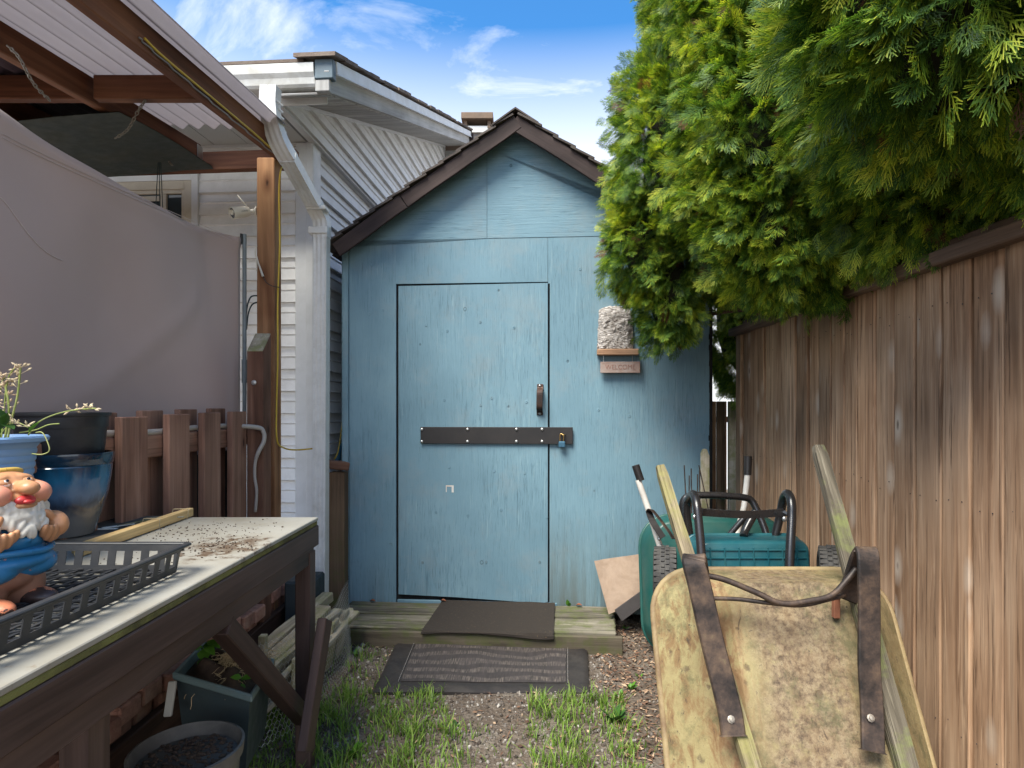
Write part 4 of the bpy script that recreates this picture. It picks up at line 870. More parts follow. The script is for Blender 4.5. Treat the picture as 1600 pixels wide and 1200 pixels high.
def leaf(name, parent, base, tip, w, mat, up=Vector((0,0,1)), fold=.25, droop=.15):
    base, tip = Vector(base), Vector(tip); t = tip-base; L_ = t.length; t.normalize(); sd_ = t.cross(up).normalized(); nn = sd_.cross(t)
    prof = [(0,.05),(.15,.55),(.35,1),(.6,.85),(.8,.5),(1,.02)]; mb = MB(); vs = []
    for (a, b) in prof:
        c = base + t*L_*a - nn*0 + Vector((0,0,-droop*L_*a*a)); vs += [c - sd_*w*b + nn*w*b*fold, c, c + sd_*w*b + nn*w*b*fold]
    n0 = len(vs); vs += [v + nn*.0006 for v in vs]
    fs = [(i*3+k, (i+1)*3+k, (i+1)*3+k+1, i*3+k+1) for i in range(len(prof)-1) for k in range(2)]; fs += [tuple(q+n0 for q in f[::-1]) for f in fs]
    mb.add(vs, fs); return mesh_obj(name, mb, mat, parent, smooth=True)
def leafmat(name, c1, c2, trans=.35):
    s = NT(name); v = s.obj(); c = s.mix(s.rng(s.noise(v, 18, 4), .35, .65), c1, c2); s.set(Base_Color=vcol(s, c, .2), Roughness=.45, Specular_IOR_Level=.4)
    tr = s.n('ShaderNodeBsdfTranslucent'); s.l(c, tr.inputs[0]); m = s.n('ShaderNodeMixShader'); m.inputs[0].default_value = trans
    s.l(s.b.outputs[0], m.inputs[1]); s.l(tr.outputs[0], m.inputs[2]); s.l(m.outputs[0], s.out.inputs[0]); return s.m
LEAF = leafmat('fresh_leaf', (.07,.20,.02), (.16,.36,.04)); LEAFD = leafmat('dark_leaf', (.035,.10,.02), (.07,.17,.03))
leaf('leaf', WD, P(45,676,dq), P(62,655,dq), .007, LEAF); leaf('leaf', WD, P(0,684,dq), P(-6,640,dq), .008, LEAF)
for (a, b) in (((2,670),(12,640)),((-2,668),(-14,650)),((6,664),(22,668)),((4,655),(-4,634))): leaf('leaf', WD, P(*a,dq-.02), P(*b,dq-.03), .012, LEAFD)
# ---------------------------------------------------------------- slotted tray
TR = thing('plastic_tray', (-.93, 1.1, ZT), 'black slotted plastic seedling tray holding the gnome', 'tray')
TRM = plain('black_tray_plastic', (.022,.024,.028), .42, dirt=(.07,.065,.06), dirtamt=.5)
tx0, tx1, ty0, ty1, th = -1.20, -.785, .66, 1.385, .06
fl = .012   # flare of the sides
def side(p0, p1, out, npt):
    p0, p1, out = Vector(p0), Vector(p1), Vector(out); d = (p1-p0); Ls = d.length; d.normalize(); mb = MB()
    M = rotmat(d, -out, Vector((0,0,1)).lerp(out*.0, 0)).to_4x4()
    def bar(a, b, z0, z1, nm):
        o0 = fl*z0/th; o1 = fl*z1/th; vs = []
        for (u) in (a, b):
            for (zz, oo) in ((z0, o0), (z1, o1)):
                for tck in (0, .0022): vs.append(p0 + d*u + out*(oo-tck) + Vector((0,0,zz)))
        mb.add(vs, [(0,1,3,2),(4,6,7,5),(0,4,5,1),(2,3,7,6),(0,2,6,4),(1,5,7,3)])
    bar(0, Ls, .001, .016, 'b'); bar(-fl, Ls+fl, .047, th, 't')
    w = Ls/npt
    for k in range(npt+1): bar(max(0, k*w-.009), min(Ls, k*w+.009), .0161, .0469, 'v')
    return mesh_obj('side', mb, TRM, TR)
ZO = ZT + .003
side((tx1, ty0, ZO), (tx1, ty1, ZO), (1,0,0), 17); side((tx0, ty0, ZO), (tx0, ty1, ZO), (-1,0,0), 17)
side((tx0, ty1, ZO), (tx1, ty1, ZO), (0,1,0), 11); side((tx0, ty0, ZO), (tx1, ty0, ZO), (0,-1,0), 11)
rimp = [(tx0-.018,ty0-.018),(tx1+.018,ty0-.018),(tx1+.018,ty1+.018),(tx0-.018,ty1+.018)]
for k in range(4):
    a, b = rimp[k], rimp[(k+1)%4]; beam('rim', TR, TRM, (a[0],a[1],ZO+th+.001), (b[0],b[1],ZO+th+.001), .016, .007, (0,0,1), bevel=.002)
mb = MB()
for k in range(28): y = ty0 + (ty1-ty0)*(k+.5)/28; mb.box(tx0, tx1, y-.0035, y+.0035, ZO+.001, ZO+.004)
for k in range(16): x = tx0 + (tx1-tx0)*(k+.5)/16; mb.box(x-.0035, x+.0035, ty0, ty1, ZO+.0045, ZO+.007)
for k in range(26):
    t = -.5 + k*.08; p = Vector((tx0 + (tx1-tx0)*.0, ty0+(ty1-ty0)*t, ZO+.0075)); q = Vector((tx1, ty0+(ty1-ty0)*(t+.45), ZO+.0075))
    if p.y < ty0: f_ = (ty0-p.y)/(q.y-p.y); p = p.lerp(q, f_)
    if q.y > ty1: f_ = (ty1-p.y)/(q.y-p.y); q = p.lerp(q, f_)
    if p.y < ty1 and q.y > ty0 and (q-p).length > .02: mb.tube([p, q], .003, 4, flat=(.006,.003,(0,0,1)))
mesh_obj('lattice_floor', mb, TRM, TR)
# ---------------------------------------------------------------- garden gnome
gc = Vector((-.972, 1.135, ZT+.010))
GN = thing('garden_gnome', gc, 'chubby laughing terracotta garden gnome in chipped blue clothes standing in the tray', 'garden gnome')
def chipmat(name, c, chip, amt=.66, rough=.4, sc=16, second=None):
    s = NT(name); v = s.obj(0); n = s.noise(v, sc, 6, .7, .3); f = s.rng(n, amt, amt+.02, 0, 1)
    base = s.mix(s.rng(s.noise(v, 9, 4), .35, .65), c, second or tuple(x*.75 for x in c)); s.set(Base_Color=s.mix(f, base, chip), Roughness=rough, Specular_IOR_Level=.45)
    s.bump(s.math('SUBTRACT', s.noise(v, 60, 4), s.math('MULTIPLY', f, 2)), .15, .003); return s.m
G_SKIN = chipmat('gnome_skin', (.56,.27,.13), (.5,.16,.08), .70, second=(.40,.19,.09)); G_PINK = chipmat('gnome_cheek', (.66,.27,.18), (.5,.2,.1), .74, second=(.60,.26,.16))
G_BLUE = chipmat('gnome_blue', (.03,.20,.42), (.62,.24,.14), .60); G_HAT = chipmat('gnome_yellow', (.62,.42,.07), (.5,.2,.1), .65, second=(.55,.30,.08))
G_WHITE = chipmat('gnome_beard', (.68,.64,.56), (.30,.10,.06), .68, second=(.55,.5,.42)); G_LEG = chipmat('gnome_leg', (.34,.17,.11), (.62,.25,.14), .64, second=(.25,.12,.08)); G_RED = chipmat('gnome_mouth', (.6,.05,.05), (.4,.05,.04), .8); G_SHOE = chipmat('gnome_shoe', (.05,.03,.025), (.6,.2,.1), .5)
G_EYE = plain('gnome_eye', (.75,.74,.7), .3)
yaw = math.radians(-60+90-8)     # facing right and towards the camera
GF = Vector((math.cos(math.radians(-12)), math.sin(math.radians(-12)), 0)); GR = Vector((GF.y, -GF.x, 0)); GU = Vector((0,0,1)) # front, its right-hand normal, up
PITCH = [0]
def gp_(f, r, u):
    if PITCH[0]:
        c_, s_ = math.cos(PITCH[0]), math.sin(PITCH[0]); f, u = f*c_ - (u-.185)*s_, .185 + f*s_ + (u-.185)*c_
    return gc + GF*f + GR*r + GU*u*.93
GRot = rotmat(GF, -GR, GU)
def blob(name, parts, mat, vox=.0035, smooth_it=2):
    mb = MB()
    for (c, r, *rot) in parts:
        R = GRot @ (Matrix.Rotation(rot[0], 3, rot[1]) if rot else Matrix.Identity(3)); mb.ball(gp_(*c), r, 20, 14, R)
    o = mesh_obj(name, mb, mat, GN); m = o.modifiers.new('remesh', 'REMESH'); m.mode = 'VOXEL'; m.voxel_size = vox; m.use_smooth_shade = True
    if smooth_it: q = o.modifiers.new('smooth', 'SMOOTH'); q.iterations = smooth_it
    bpy.context.view_layer.update(); me = bpy.data.meshes.new_from_object(o.evaluated_get(bpy.context.evaluated_depsgraph_get())); o.modifiers.clear(); o.data = me
    me.polygons.foreach_set('use_smooth', [True]*len(me.polygons)); return o
# r>0 is the side nearer the camera's right; f is forward
blob('legs', [((0,.036,.035),(.042,.040,.05)),((0,-.036,.035),(.042,.040,.05)),((0,0,.055),(.05,.06,.03))], G_LEG)
blob('shoe', [((.03,.04,.008),(.05,.026,.018)),((.03,-.04,.008),(.05,.026,.018))], G_SHOE)
blob('trousers', [((0,.035,.078),(.064,.056,.032)),((0,-.035,.078),(.064,.056,.032)),((0,0,.09),(.075,.085,.022)),((0,0,.105),(.064,.074,.024))], G_BLUE)
mb = MB(); bl = [gp_(.070*math.cos(a), .080*math.sin(a), .110+.003*math.sin(3*a)) for a in [2*math.pi*k/40 for k in range(41)]]; mb.tube(bl, .006, 8, caps=False); mesh_obj('belt', mb, G_BLUE, GN, smooth=True)
blob('shirt', [((0,0,.132),(.064,.072,.036)),((-.005,0,.155),(.055,.066,.028)),((.0,.066,.155),(.028,.028,.030),.5,'X'),((.0,-.066,.155),(.028,.028,.030),-.5,'X'),((.066,0,.135),(.006,.006,.006))], G_BLUE)
blob('hand', [((.045,.066,.152),(.030,.020,.026)),((.058,.058,.138),(.010,.009,.020),.4,'Y'),((.064,.047,.137),(.009,.008,.020),.45,'Y'),((.067,.036,.140),(.008,.0075,.018),.5,'Y'),((.068,.027,.146),(.007,.007,.015),.55,'Y'),((.055,.05,.172),(.008,.008,.018),-.7,'X')], G_SKIN, .002, 1)
blob('hand', [((.045,-.066,.152),(.030,.020,.026)),((.058,-.058,.138),(.010,.009,.020),.4,'Y'),((.064,-.047,.137),(.009,.008,.020),.45,'Y'),((.067,-.036,.140),(.008,.0075,.018),.5,'Y'),((.068,-.027,.146),(.007,.007,.015),.55,'Y'),((.055,-.05,.172),(.008,.008,.018),.7,'X')], G_SKIN, .002, 1)
# head, tilted back a little
PITCH[0] = .26
hb = .0
blob('head', [((0,0,.222),(.054,.062,.050)),((.012,0,.236),(.046,.050,.030)),((.030,0,.192),(.034,.046,.022)),((.040,.022,.246),(.014,.020,.008),.2,'X'),((.040,-.022,.246),(.014,.020,.008),-.2,'X'),
     ((.036,.036,.212),(.031,.030,.026)),((.036,-.036,.212),(.031,.030,.026)),((.058,0,.222),(.028,.013,.014),-.35,'Y'),((.078,0,.218),(.017,.017,.013)),((.052,0,.188),(.018,.028,.008)),((.046,0,.206),(.02,.034,.008)),
     ((-.002,.064,.222),(.014,.008,.018)),((-.002,-.064,.222),(.014,.008,.018))], G_SKIN, .0024, 2)
for sg in (-1, 1):
    mesh_obj('cheek', MB().ball(gp_(.0435,.0375*sg,.2125), (.0265,.0255,.022), 20, 14, GRot), G_PINK, GN, smooth=True)
    mesh_obj('eye', MB().ball(gp_(.050,.021*sg,.2345), (.0088,.0105,.0082), 14, 10, GRot), G_EYE, GN, smooth=True)
    mesh_obj('pupil', MB().ball(gp_(.0572,.0195*sg,.2392), (.0022,.0034,.0030), 10, 8, GRot), plain('pupil', (.02,.02,.03), .2), GN, smooth=True)
    mesh_obj('eyelid', MB().ball(gp_(.049,.0215*sg,.2385), (.0115,.0125,.006), 14, 10, GRot @ Matrix.Rotation(.35,3,'Y')), G_SKIN, GN, smooth=True)
mesh_obj('mouth', MB().ball(gp_(.062,0,.1965), (.012,.019,.0095), 18, 12, GRot @ Matrix.Rotation(-.2,3,'Y')), G_RED, GN, smooth=True)
mesh_obj('tongue', MB().ball(gp_(.070,0,.1925), (.009,.011,.005), 18, 12, GRot), G_RED, GN, smooth=True)
# beard of curled tufts
PITCH[0] = .0
parts = [((.03,0,.178),(.040,.058,.020))]; rr = random.Random(9)
for k in range(96):
    a = rr.uniform(-1.75, 1.75); h_ = rr.random(); rad = .054 + .014*h_; z_ = .196 - .050*h_ + .012*abs(a)
    parts.append(((rad*math.cos(a)*.98+.004, rad*math.sin(a)*1.12, z_), (.0065,.0065,.014), rr.uniform(-.8,.8), 'X'))
blob('beard', parts, G_WHITE, .0019, 1)
PITCH[0] = .26
blob('hat', [((-.016,0,.254),(.042,.050,.022)),((-.05,0,.255),(.034,.034,.020))], G_HAT, .003, 2)
mb = MB(); bl = [gp_(.044*math.cos(a)-.012, .052*math.sin(a), .262+.002*math.cos(a)) for a in [2*math.pi*k/40 for k in range(41)]]; mb.tube(bl, .0055, 8, caps=False); mesh_obj('hat_brim', mb, G_HAT, GN, smooth=True)
# ================================================================ deck step and mats
DK = thing('deck_step', S.w(.7, -.2, 0), 'low mossy wooden step of old planks in front of the shed door', 'step')
DX0, DX1 = S.hit(531, 955, -.2)[0], S.hit(963, 965, -.2)[0]; ZD = .088
yy = [-.012, -.115, -.222, -.330, -.437]
for k in range(4): fbox('plank', DK, WOOD_DECK, S, (DX0+.0+.01*k*(-1)**k, DX1-.006*k), (yy[k+1]+.015, yy[k]), (ZD-.032, ZD+.002*(k%2)), 'x', .006, jit=.006, seg=6, seed=k)
fbox('front_board', DK, wood('wet_front_board', (.04,.032,.022), (.09,.072,.05), (.15,.125,.09), moss=(.08,.09,.03)), S, (DX0-.03, DX1+.01), (-.462, -.437), (-.02, ZD-.006), 'x', .004)
for x in (DX0+.02, (DX0+DX1)/2, DX1-.06): fbox('bearer', DK, WOOD_DECK, S, (x, x+.04), (-.435, -.02), (-.02, ZD-.034), 'y')
# thin felt mat hanging over the step
FELT = NT('felt_mat'); v_ = FELT.obj(0); n_ = FELT.noise(v_, 250, 3); FELT.set(Base_Color=FELT.mix(FELT.rng(FELT.noise(v_, 90, 5, .8), .60, .72, 0, .8), FELT.mix(n_, (.025,.021,.018), (.055,.046,.040)), (.20,.13,.07)), Roughness=1, Specular_IOR_Level=.1); FELT.bump(n_, .6, .003)
ml0, ml1 = S.hit(690, 940, -.03)[0], S.hit(867, 940, -.03)[0]
prof = [(-.012,ZD+.012),(-.10,ZD+.008),(-.2,ZD+.009),(-.30,ZD+.007),(-.40,ZD+.008),(-.44,ZD+.007),(-.468,ZD+.006),(-.474,ZD-.002),(-.474,ZD-.012)]
mb = MB(); nx_ = 24
for i in range(nx_+1):
    for j, (y, z) in enumerate(prof):
        u = i/nx_; mb.v.append(S.w(ml0+(ml1-ml0)*u - .002*j*(1-u), y + .004*mnoise.noise(Vector((u*4,j,0))), z + .003*mnoise.noise(Vector((u*6,j*.6,5))) + (.01*math.sin(u*5)*max(0,j-6)/2)))
m = len(mb.v); npf = len(prof); mb.v += [v + Vector((0,0,.004)) - S.ey*.003*(1 if k % npf > 5 else 0) for k, v in enumerate(mb.v)]
mb.f = [(i*npf+j, (i+1)*npf+j, (i+1)*npf+j+1, i*npf+j+1) for i in range(nx_) for j in range(npf-1)]; mb.f += [tuple(q+m for q in f[::-1]) for f in mb.f]
mb.f += [(j, j+1, m+j+1, m+j) for j in range(npf-1)] + [(nx_*npf+j, nx_*npf+j+1, m+nx_*npf+j+1, m+nx_*npf+j) for j in range(npf-1)] + [(i*npf+npf-1, (i+1)*npf+npf-1, m+(i+1)*npf+npf-1, m+i*npf+npf-1) for i in range(nx_)]
tag(mesh_obj('felt_mat', mb, FELT.m, None, smooth=True, angle=22), 'thin dark brown felt mat draped over the wooden step at the shed door', 'mat')
# rubber door mat with woven centre
RB = plain('black_rubber', (.018,.015,.015), .6, dirt=(.05,.042,.036), dirtamt=.6, bumpsc=90, bump=.15)
c0, c1, c2_, c3 = P(583,1079,Gd(1079,.02)), P(921,1078,Gd(1078,.02)), P(917,1003,Gd(1003,.02)), P(622,996,Gd(996,.02))
for c in (c0,c1,c2_,c3): c.z = .012
RM = thing('rubber_mat', (c0+c1+c2_+c3)/4, 'black rubber door mat with woven wavy centre lying on the gravel', 'door mat')
mb = MB(); NX, NY = 60, 26; vs = []
def mp(u, v): return c0.lerp(c1, u).lerp(c3.lerp(c2_, u), v)
for i in range(NX+1):
    for j in range(NY+1):
        u, v = i/NX, j/NY; q = mp(u, v); e = min(u*1.9, (1-u)*1.9, v*1.0, (1-v)*1.0)
        h = .010*min(1, e*40) + .006*mnoise.noise(Vector((u*3, v*2, 1))) + .006*math.sin(u*5+1)*.5
        if e > .085: h -= .003
        vs.append(q + Vector((0, 0, h)))
mb.v = vs; mb.f = [(i*(NY+1)+j, (i+1)*(NY+1)+j, (i+1)*(NY+1)+j+1, i*(NY+1)+j+1) for i in range(NX) for j in range(NY)]
m = len(mb.v); mb.v += [v - Vector((0,0,.011)) for v in mb.v]; mb.f += [tuple(q+m for q in f[::-1]) for f in mb.f]
rm_ = [i*(NY+1) for i in range(NX+1)] + [NX*(NY+1)+j for j in range(1,NY+1)] + [i*(NY+1)+NY for i in range(NX-1,-1,-1)] + [j for j in range(NY-1,0,-1)]
mb.f += [(rm_[k], m+rm_[k], m+rm_[(k+1)%len(rm_)], rm_[(k+1)%len(rm_)]) for k in range(len(rm_))]
mesh_obj('base', mb, RB, RM, smooth=True, angle=50)
WV = NT('woven_weave'); s = WV; uvn = s.n('ShaderNodeUVMap'); uvn.uv_map = 'UVMap'; uv = uvn.outputs[0]; sp = s.n('ShaderNodeSeparateXYZ'); s.l(uv, sp.inputs[0])
strands = s.noise(s.map(uv, (150, 6, 1)), 1, 3, .6); wob = s.math('ADD', s.math('MULTIPLY', sp.outputs[1], 5.0), s.math('MULTIPLY', s.noise(s.map(uv, (3.0, 2.2, 1)), 1, 1, .5), 1.6))
fr_ = s.math('FRACT', wob); dark = s.math('MULTIPLY', s.rng(fr_, .40, .5, 0, 1), s.rng(fr_, .92, 1.0, 1, 0)); fib = s.rng(strands, .42, .62, 0, 1)
col = s.mix(fib, (.028,.023,.021), (.125,.102,.088)); col = s.mix(s.math('MULTIPLY', dark, .88), col, (.022,.018,.018)); col = s.mix(s.rng(s.noise(s.map(uv,(25,3,1)),1,4), .35, .65, 0, .6), col, (.045,.036,.036))
s.set(Base_Color=col, Roughness=.8); s.bump(strands, .6, .002)
a, b = .11, .89; c_, d_ = .14, .88
mb = MB(); 
for i in range(NX+1):
    for j in range(NY+1):
        u = a+(b-a)*i/NX; v = c_+(d_-c_)*j/NY; q = mp(u, v); h = .0095 + .006*mnoise.noise(Vector((u*3, v*2, 1))) + .006*math.sin(u*5+1)*.5
        mb.v.append(q + Vector((0,0,h)))
mb.f = [(i*(NY+1)+j, (i+1)*(NY+1)+j, (i+1)*(NY+1)+j+1, i*(NY+1)+j+1) for i in range(NX) for j in range(NY)]
wo_ = mesh_obj('woven_centre', mb, WV.m, RM, smooth=True)
ul = wo_.data.uv_layers.new(name='UVMap'); n1_ = NY+1
lv = np.zeros(len(wo_.data.loops), dtype=np.int32); wo_.data.loops.foreach_get('vertex_index', lv); ul.data.foreach_set('uv', np.stack([(lv//n1_)/NX, (lv % n1_)/NY], 1).astype(np.float32).ravel())
mb = MB()
for (p, q_, n_) in (((.10,.13),(.10,.89),60),((.90,.13),(.90,.89),60),((.10,.89),(.90,.89),120)):
    for k in range(n_):
        if k % 2: continue
        u0, v0 = p[0]+(q_[0]-p[0])*k/n_, p[1]+(q_[1]-p[1])*k/n_; u1, v1 = p[0]+(q_[0]-p[0])*(k+1)/n_, p[1]+(q_[1]-p[1])*(k+1)/n_
        h = Vector((0,0,.0115+.006*mnoise.noise(Vector((u0*3, v0*2, 1))) + .003*math.sin(u0*5+1))); mb.tube([mp(u0,v0)+h, mp(u1,v1)+h], .0012, 4)
mesh_obj('stitching', mb, plain('pale_thread', (.35,.32,.3), .8), RM)
# ================================================================ below the table: edging, planks, mesh, planters
ED = thing('paver_edging', (-1.2, 2.3, 0), 'row of old reddish brick pavers on a low brown retaining board behind the table', 'edging')
PAV = NT('old_brick'); v_ = PAV.obj(); PAV.set(Base_Color=vcol(PAV, PAV.ramp(PAV.noise(v_, 14, 7, .7), [(.3,(.17,.085,.06)),(.5,(.36,.17,.115)),(.7,(.48,.28,.2))]), .25), Roughness=.95); PAV.bump(PAV.noise(v_, 60, 5, .7), .6, .005)
rr = random.Random(2)
for k in range(17):
    d = 1.25 + k*.115; j_ = rr.uniform(-.02,.02); zz0 = .25 + .012*math.sin(k*1.3)
    fbox('brick', ED, PAV.m, W0, (-1.42+j_, -1.20+j_+rr.uniform(-.012,.012)), (d+.004, d+.110), (zz0, zz0+.06), 'x', .006, jit=.004, seg=3, seed=k%5)
    fbox('brick', ED, PAV.m, W0, (-1.42+j_*2, -1.235+j_), (d+.012, d+.104), (zz0-.065, zz0-.004), 'x', .006, jit=.004, seg=3, seed=k%4)
fbox('retaining_board', ED, wood('red_brown_board', (.045,.022,.014), (.10,.045,.03), (.17,.09,.06)), W0, (-1.232, -1.20), (1.1, 3.3), (-.02, .21), 'y', .004)
fbox('garden_soil', ED, plain('bed_soil', (.05,.037,.027), .98, bumpsc=40, bump=1), W0, (-1.9, -1.25), (1.1, 3.3), (-.02, .17), 'y')
# rotten plank box behind the wire
PB = thing('rotten_planks', (-1.1, 2.75, 0), 'pile of rotten grey planks and sticks behind the chicken wire', 'old planks')
for (x0,y0,z0,x1,y1,z1,w,h) in [(q[0]+.05,q[1]+.05,q[2]-.06,q[3]+.03,q[4],q[5]-.05,q[6],q[7]) for q in ((-1.16,2.05,.17,-.98,2.95,.30,.075,.03),(-1.12,2.10,.20,-.93,3.0,.27,.05,.04),(-1.05,2.2,.14,-.88,3.05,.25,.09,.025),(-1.14,2.5,.24,-1.02,3.1,.31,.06,.05),(-1.0,2.35,.21,-.90,3.1,.24,.03,.02))]:
    beam('plank', PB, WOOD_GREY, (x0,y0,z0), (x1,y1,z1), w, h, (0,0,1), bevel=.005, seg=6, jit=.012, seed=int(x0*100)%7)
for k in range(5): beam('slat', PB, WOOD_GREY, (-.90-.0*k, 2.45+.13*k, 0), (-.90+.01*k, 2.45+.13*k, .225), .018, .09, (0,1,0), bevel=.004, seg=4, jit=.01, seed=k)
beam('stake', PB, WOOD_GREY, P(411,1100,2.35), P(411,992,2.35), .028, .03, (0,1,0), bevel=.003)
tag(fbox('dark_crate', None, plain('dark_plastic', (.03,.04,.045), .6), W0, (-1.17, -1.03), (3.0, 3.2), (0, .36), bevel=.01), 'dark plastic box standing against the house corner behind the wire', 'box')
# chicken wire
CW = NT('wire'); CW.set(Base_Color=(.45,.45,.44), Metallic=.7, Roughness=.45); mb = MB(); hs = .021
ctl = [(-1.02,2.02),(-.84,2.25),(-.80,2.6),(-.83,3.0)]; cc = catmull([Vector((a,b,0)) for a,b in ctl], 20); Lc = [0]
for i in range(1, len(cc)): Lc.append(Lc[-1]+(cc[i]-cc[i-1]).length)
def wp_(s_, z):
    s_ = max(0, min(Lc[-1]-1e-4, s_)); i = next(k for k in range(1, len(Lc)) if Lc[k] >= s_); q = cc[i-1].lerp(cc[i], (s_-Lc[i-1])/(Lc[i]-Lc[i-1]))
    return Vector((q.x - .10*max(0,z-.25) + .012*math.sin(s_*9+z*7), q.y, z + .015*math.sin(s_*6)))
R_ = int(.42/hs); C_ = int(Lc[-1]/hs)
for r in range(R_):
    for c in range(C_):
        s0 = c*hs + (hs/2 if r % 2 else 0); z0 = .02+r*hs*.9
        mb.tube([wp_(s0, z0), wp_(s0+hs/2, z0+hs*.45), wp_(s0+hs/2, z0+hs*.9)], .0006, 3, caps=False)
        mb.tube([wp_(s0+hs, z0), wp_(s0+hs/2, z0+hs*.45)], .0006, 3, caps=False)
tag(mesh_obj('chicken_wire', mb, CW.m, None), 'galvanised chicken wire netting curved behind the table leg', 'wire netting')
# rectangular planter
RP_ = thing('rectangular_planter', P(340,1060,1.95), 'dark teal rectangular plastic planter with dead roots and a young green plant', 'planter')
PLM = plain('teal_grey_plastic', (.13,.19,.19), .5, dirt=(.15,.16,.14), dirtamt=.5); PLD = plain('dark_planter_wall', (.04,.06,.065), .5, dirt=(.06,.06,.05), dirtamt=.4)
q0, q1, q2, q3 = P(272,1050,1.72), P(392,1085,1.66), P(428,1030,1.98), P(318,1002,2.05)
zr = .455
q = [Vector((p.x, p.y, p.z)) for p in (q0,q1,q2,q3)]
cen = sum(q, Vector())/4; bot = [cen + (p-cen)*.80 - Vector((0,0,.235)) for p in q]
def ringpts(f, dz): return [cen + (p-cen)*f + Vector((0,0,dz)) for p in q]
mb = MB(); lv_ = [bot, ringpts(.96,-.022), ringpts(1.03,-.022), ringpts(1.04,0), ringpts(.95,.001), ringpts(.93,-.05)]
body_r = MB(); body_r.v = [v for r in (lv_[0], lv_[1]) for v in r]; body_r.f = [(k,(k+1)%4,(k+1)%4+4,k+4) for k in range(4)] + [(3,2,1,0)]; mesh_obj('wall', body_r, PLD, RP_)
mb.v = [v for r in lv_[1:] for v in r]; mb.f = [(i*4+k, i*4+(k+1)%4, (i+1)*4+(k+1)%4, (i+1)*4+k) for i in range(4) for k in range(4)]; mesh_obj('rim', mb, PLM, RP_, bevel=.004)
sm_ = MB(); nS = 16
for i in range(nS+1):
    for j in range(nS+1):
        u, v = i/nS, j/nS; t_ = ringpts(.93,-.03); p = t_[0].lerp(t_[1], u).lerp(t_[3].lerp(t_[2], u), v); e = min(u,1-u,v,1-v); sm_.v.append(p + Vector((0,0,.05*min(1,e*4)*(.6+mnoise.noise(Vector((u*5,v*5,1)))))))
sm_.f = [(i*(nS+1)+j, (i+1)*(nS+1)+j, (i+1)*(nS+1)+j+1, i*(nS+1)+j+1) for i in range(nS) for j in range(nS)]
SOIL = plain('root_soil', (.055,.035,.025), .98, dirt=(.16,.10,.06), dirtamt=.7, bumpsc=60, bump=1); tag(mesh_obj('planter_soil', sm_, SOIL, None, smooth=True), 'dry brown soil in the rectangular planter', 'soil')
mb = MB(); rr = random.Random(8)
for k in range(420):
    a = rr.uniform(0, 6.28); r0 = abs(rr.gauss(0,.055)); c = cen + Vector((.035+math.cos(a)*r0*.8, math.sin(a)*r0*1.2, -.0)); h = .055*math.exp(-(r0/.07)**2)
    p = c + Vector((0,0,h-.01)); pts_ = [p]; dr = Vector((rr.uniform(-1,1), rr.uniform(-1,1), rr.uniform(-.6,.4))).normalized()
    for t_ in range(4): dr = (dr + Vector((rr.uniform(-.6,.6), rr.uniform(-.6,.6), rr.uniform(-.5,.3)))).normalized(); pts_.append(pts_[-1] + dr*.011)
    mb.tube(pts_, .0009, 3, caps=False)
tag(mesh_obj('dead_roots', mb, plain('dead_root', (.50,.36,.19), .95, var=.2, dirt=(.14,.09,.05)), None), 'tangle of dry straw coloured roots heaped in the rectangular planter', 'roots', kind='stuff')
YP = thing('young_plant', cen + Vector((-.08,.06,0)), 'young bright green leafed plant growing in the rectangular planter', 'plant')
b0 = P(318,1066,1.84); b0.z += .0
mesh_obj('stem', MB().tube([b0, P(318,1030,1.85), P(315,1010,1.86)], .0025, 6, smooth=4), LEAFD, YP, smooth=True)
for (a, b, w) in (((316,1012),(291,1003),.012),((317,1010),(341,1000),.014),((318,1014),(320,1032),.018),((320,1008),(336,1020),.013),((314,1008),(322,997),.011),((319,1025),(309,1056),.012),((322,1028),(333,1048),.012),((312,1015),(300,1012),.010),((324,1002),(344,1008),.012)):
    leaf('leaf', YP, P(*a,1.85), P(*b,1.82), w*1.05, LEAF, up=Vector((.2,-.5,.8)))
YP2 = thing('seedling', P(378,1078,1.74), 'small two leafed green seedling at the right corner of the rectangular planter', 'plant')
mesh_obj('stem', MB().tube([P(379,1082,1.74), P(377,1062,1.74)], .002, 6), LEAFD, YP2)
for (a, b, w) in (((377,1060),(360,1056),.011),((377,1060),(394,1057),.011),((378,1068),(380,1080),.008)): leaf('leaf', YP2, P(*a,1.74), P(*b,1.73), w, LEAF, up=Vector((.1,-.4,.9)))
YP3 = thing('seedling', P(388,1008,2.2), 'single bright leaf seedling behind the table brace', 'plant')
leaf('leaf', YP3, P(380,1004,2.2), P(394,1008,2.2), .016, LEAF, up=Vector((.1,-.6,.8))); mesh_obj('stem', MB().tube([P(388,1040,2.2), P(382,1004,2.2)], .002, 5), LEAFD, YP3)
beam('pale_stake', None, plain('pale_stake_paint', (.42,.40,.35), .7, dirt=(.2,.18,.14)), P(262,1120,1.66), P(270,1064,1.70), .022, .012, (0,1,0)); tag(bpy.data.objects['pale_stake'], 'pale flat stake leaning on the left side of the rectangular planter', 'stake')
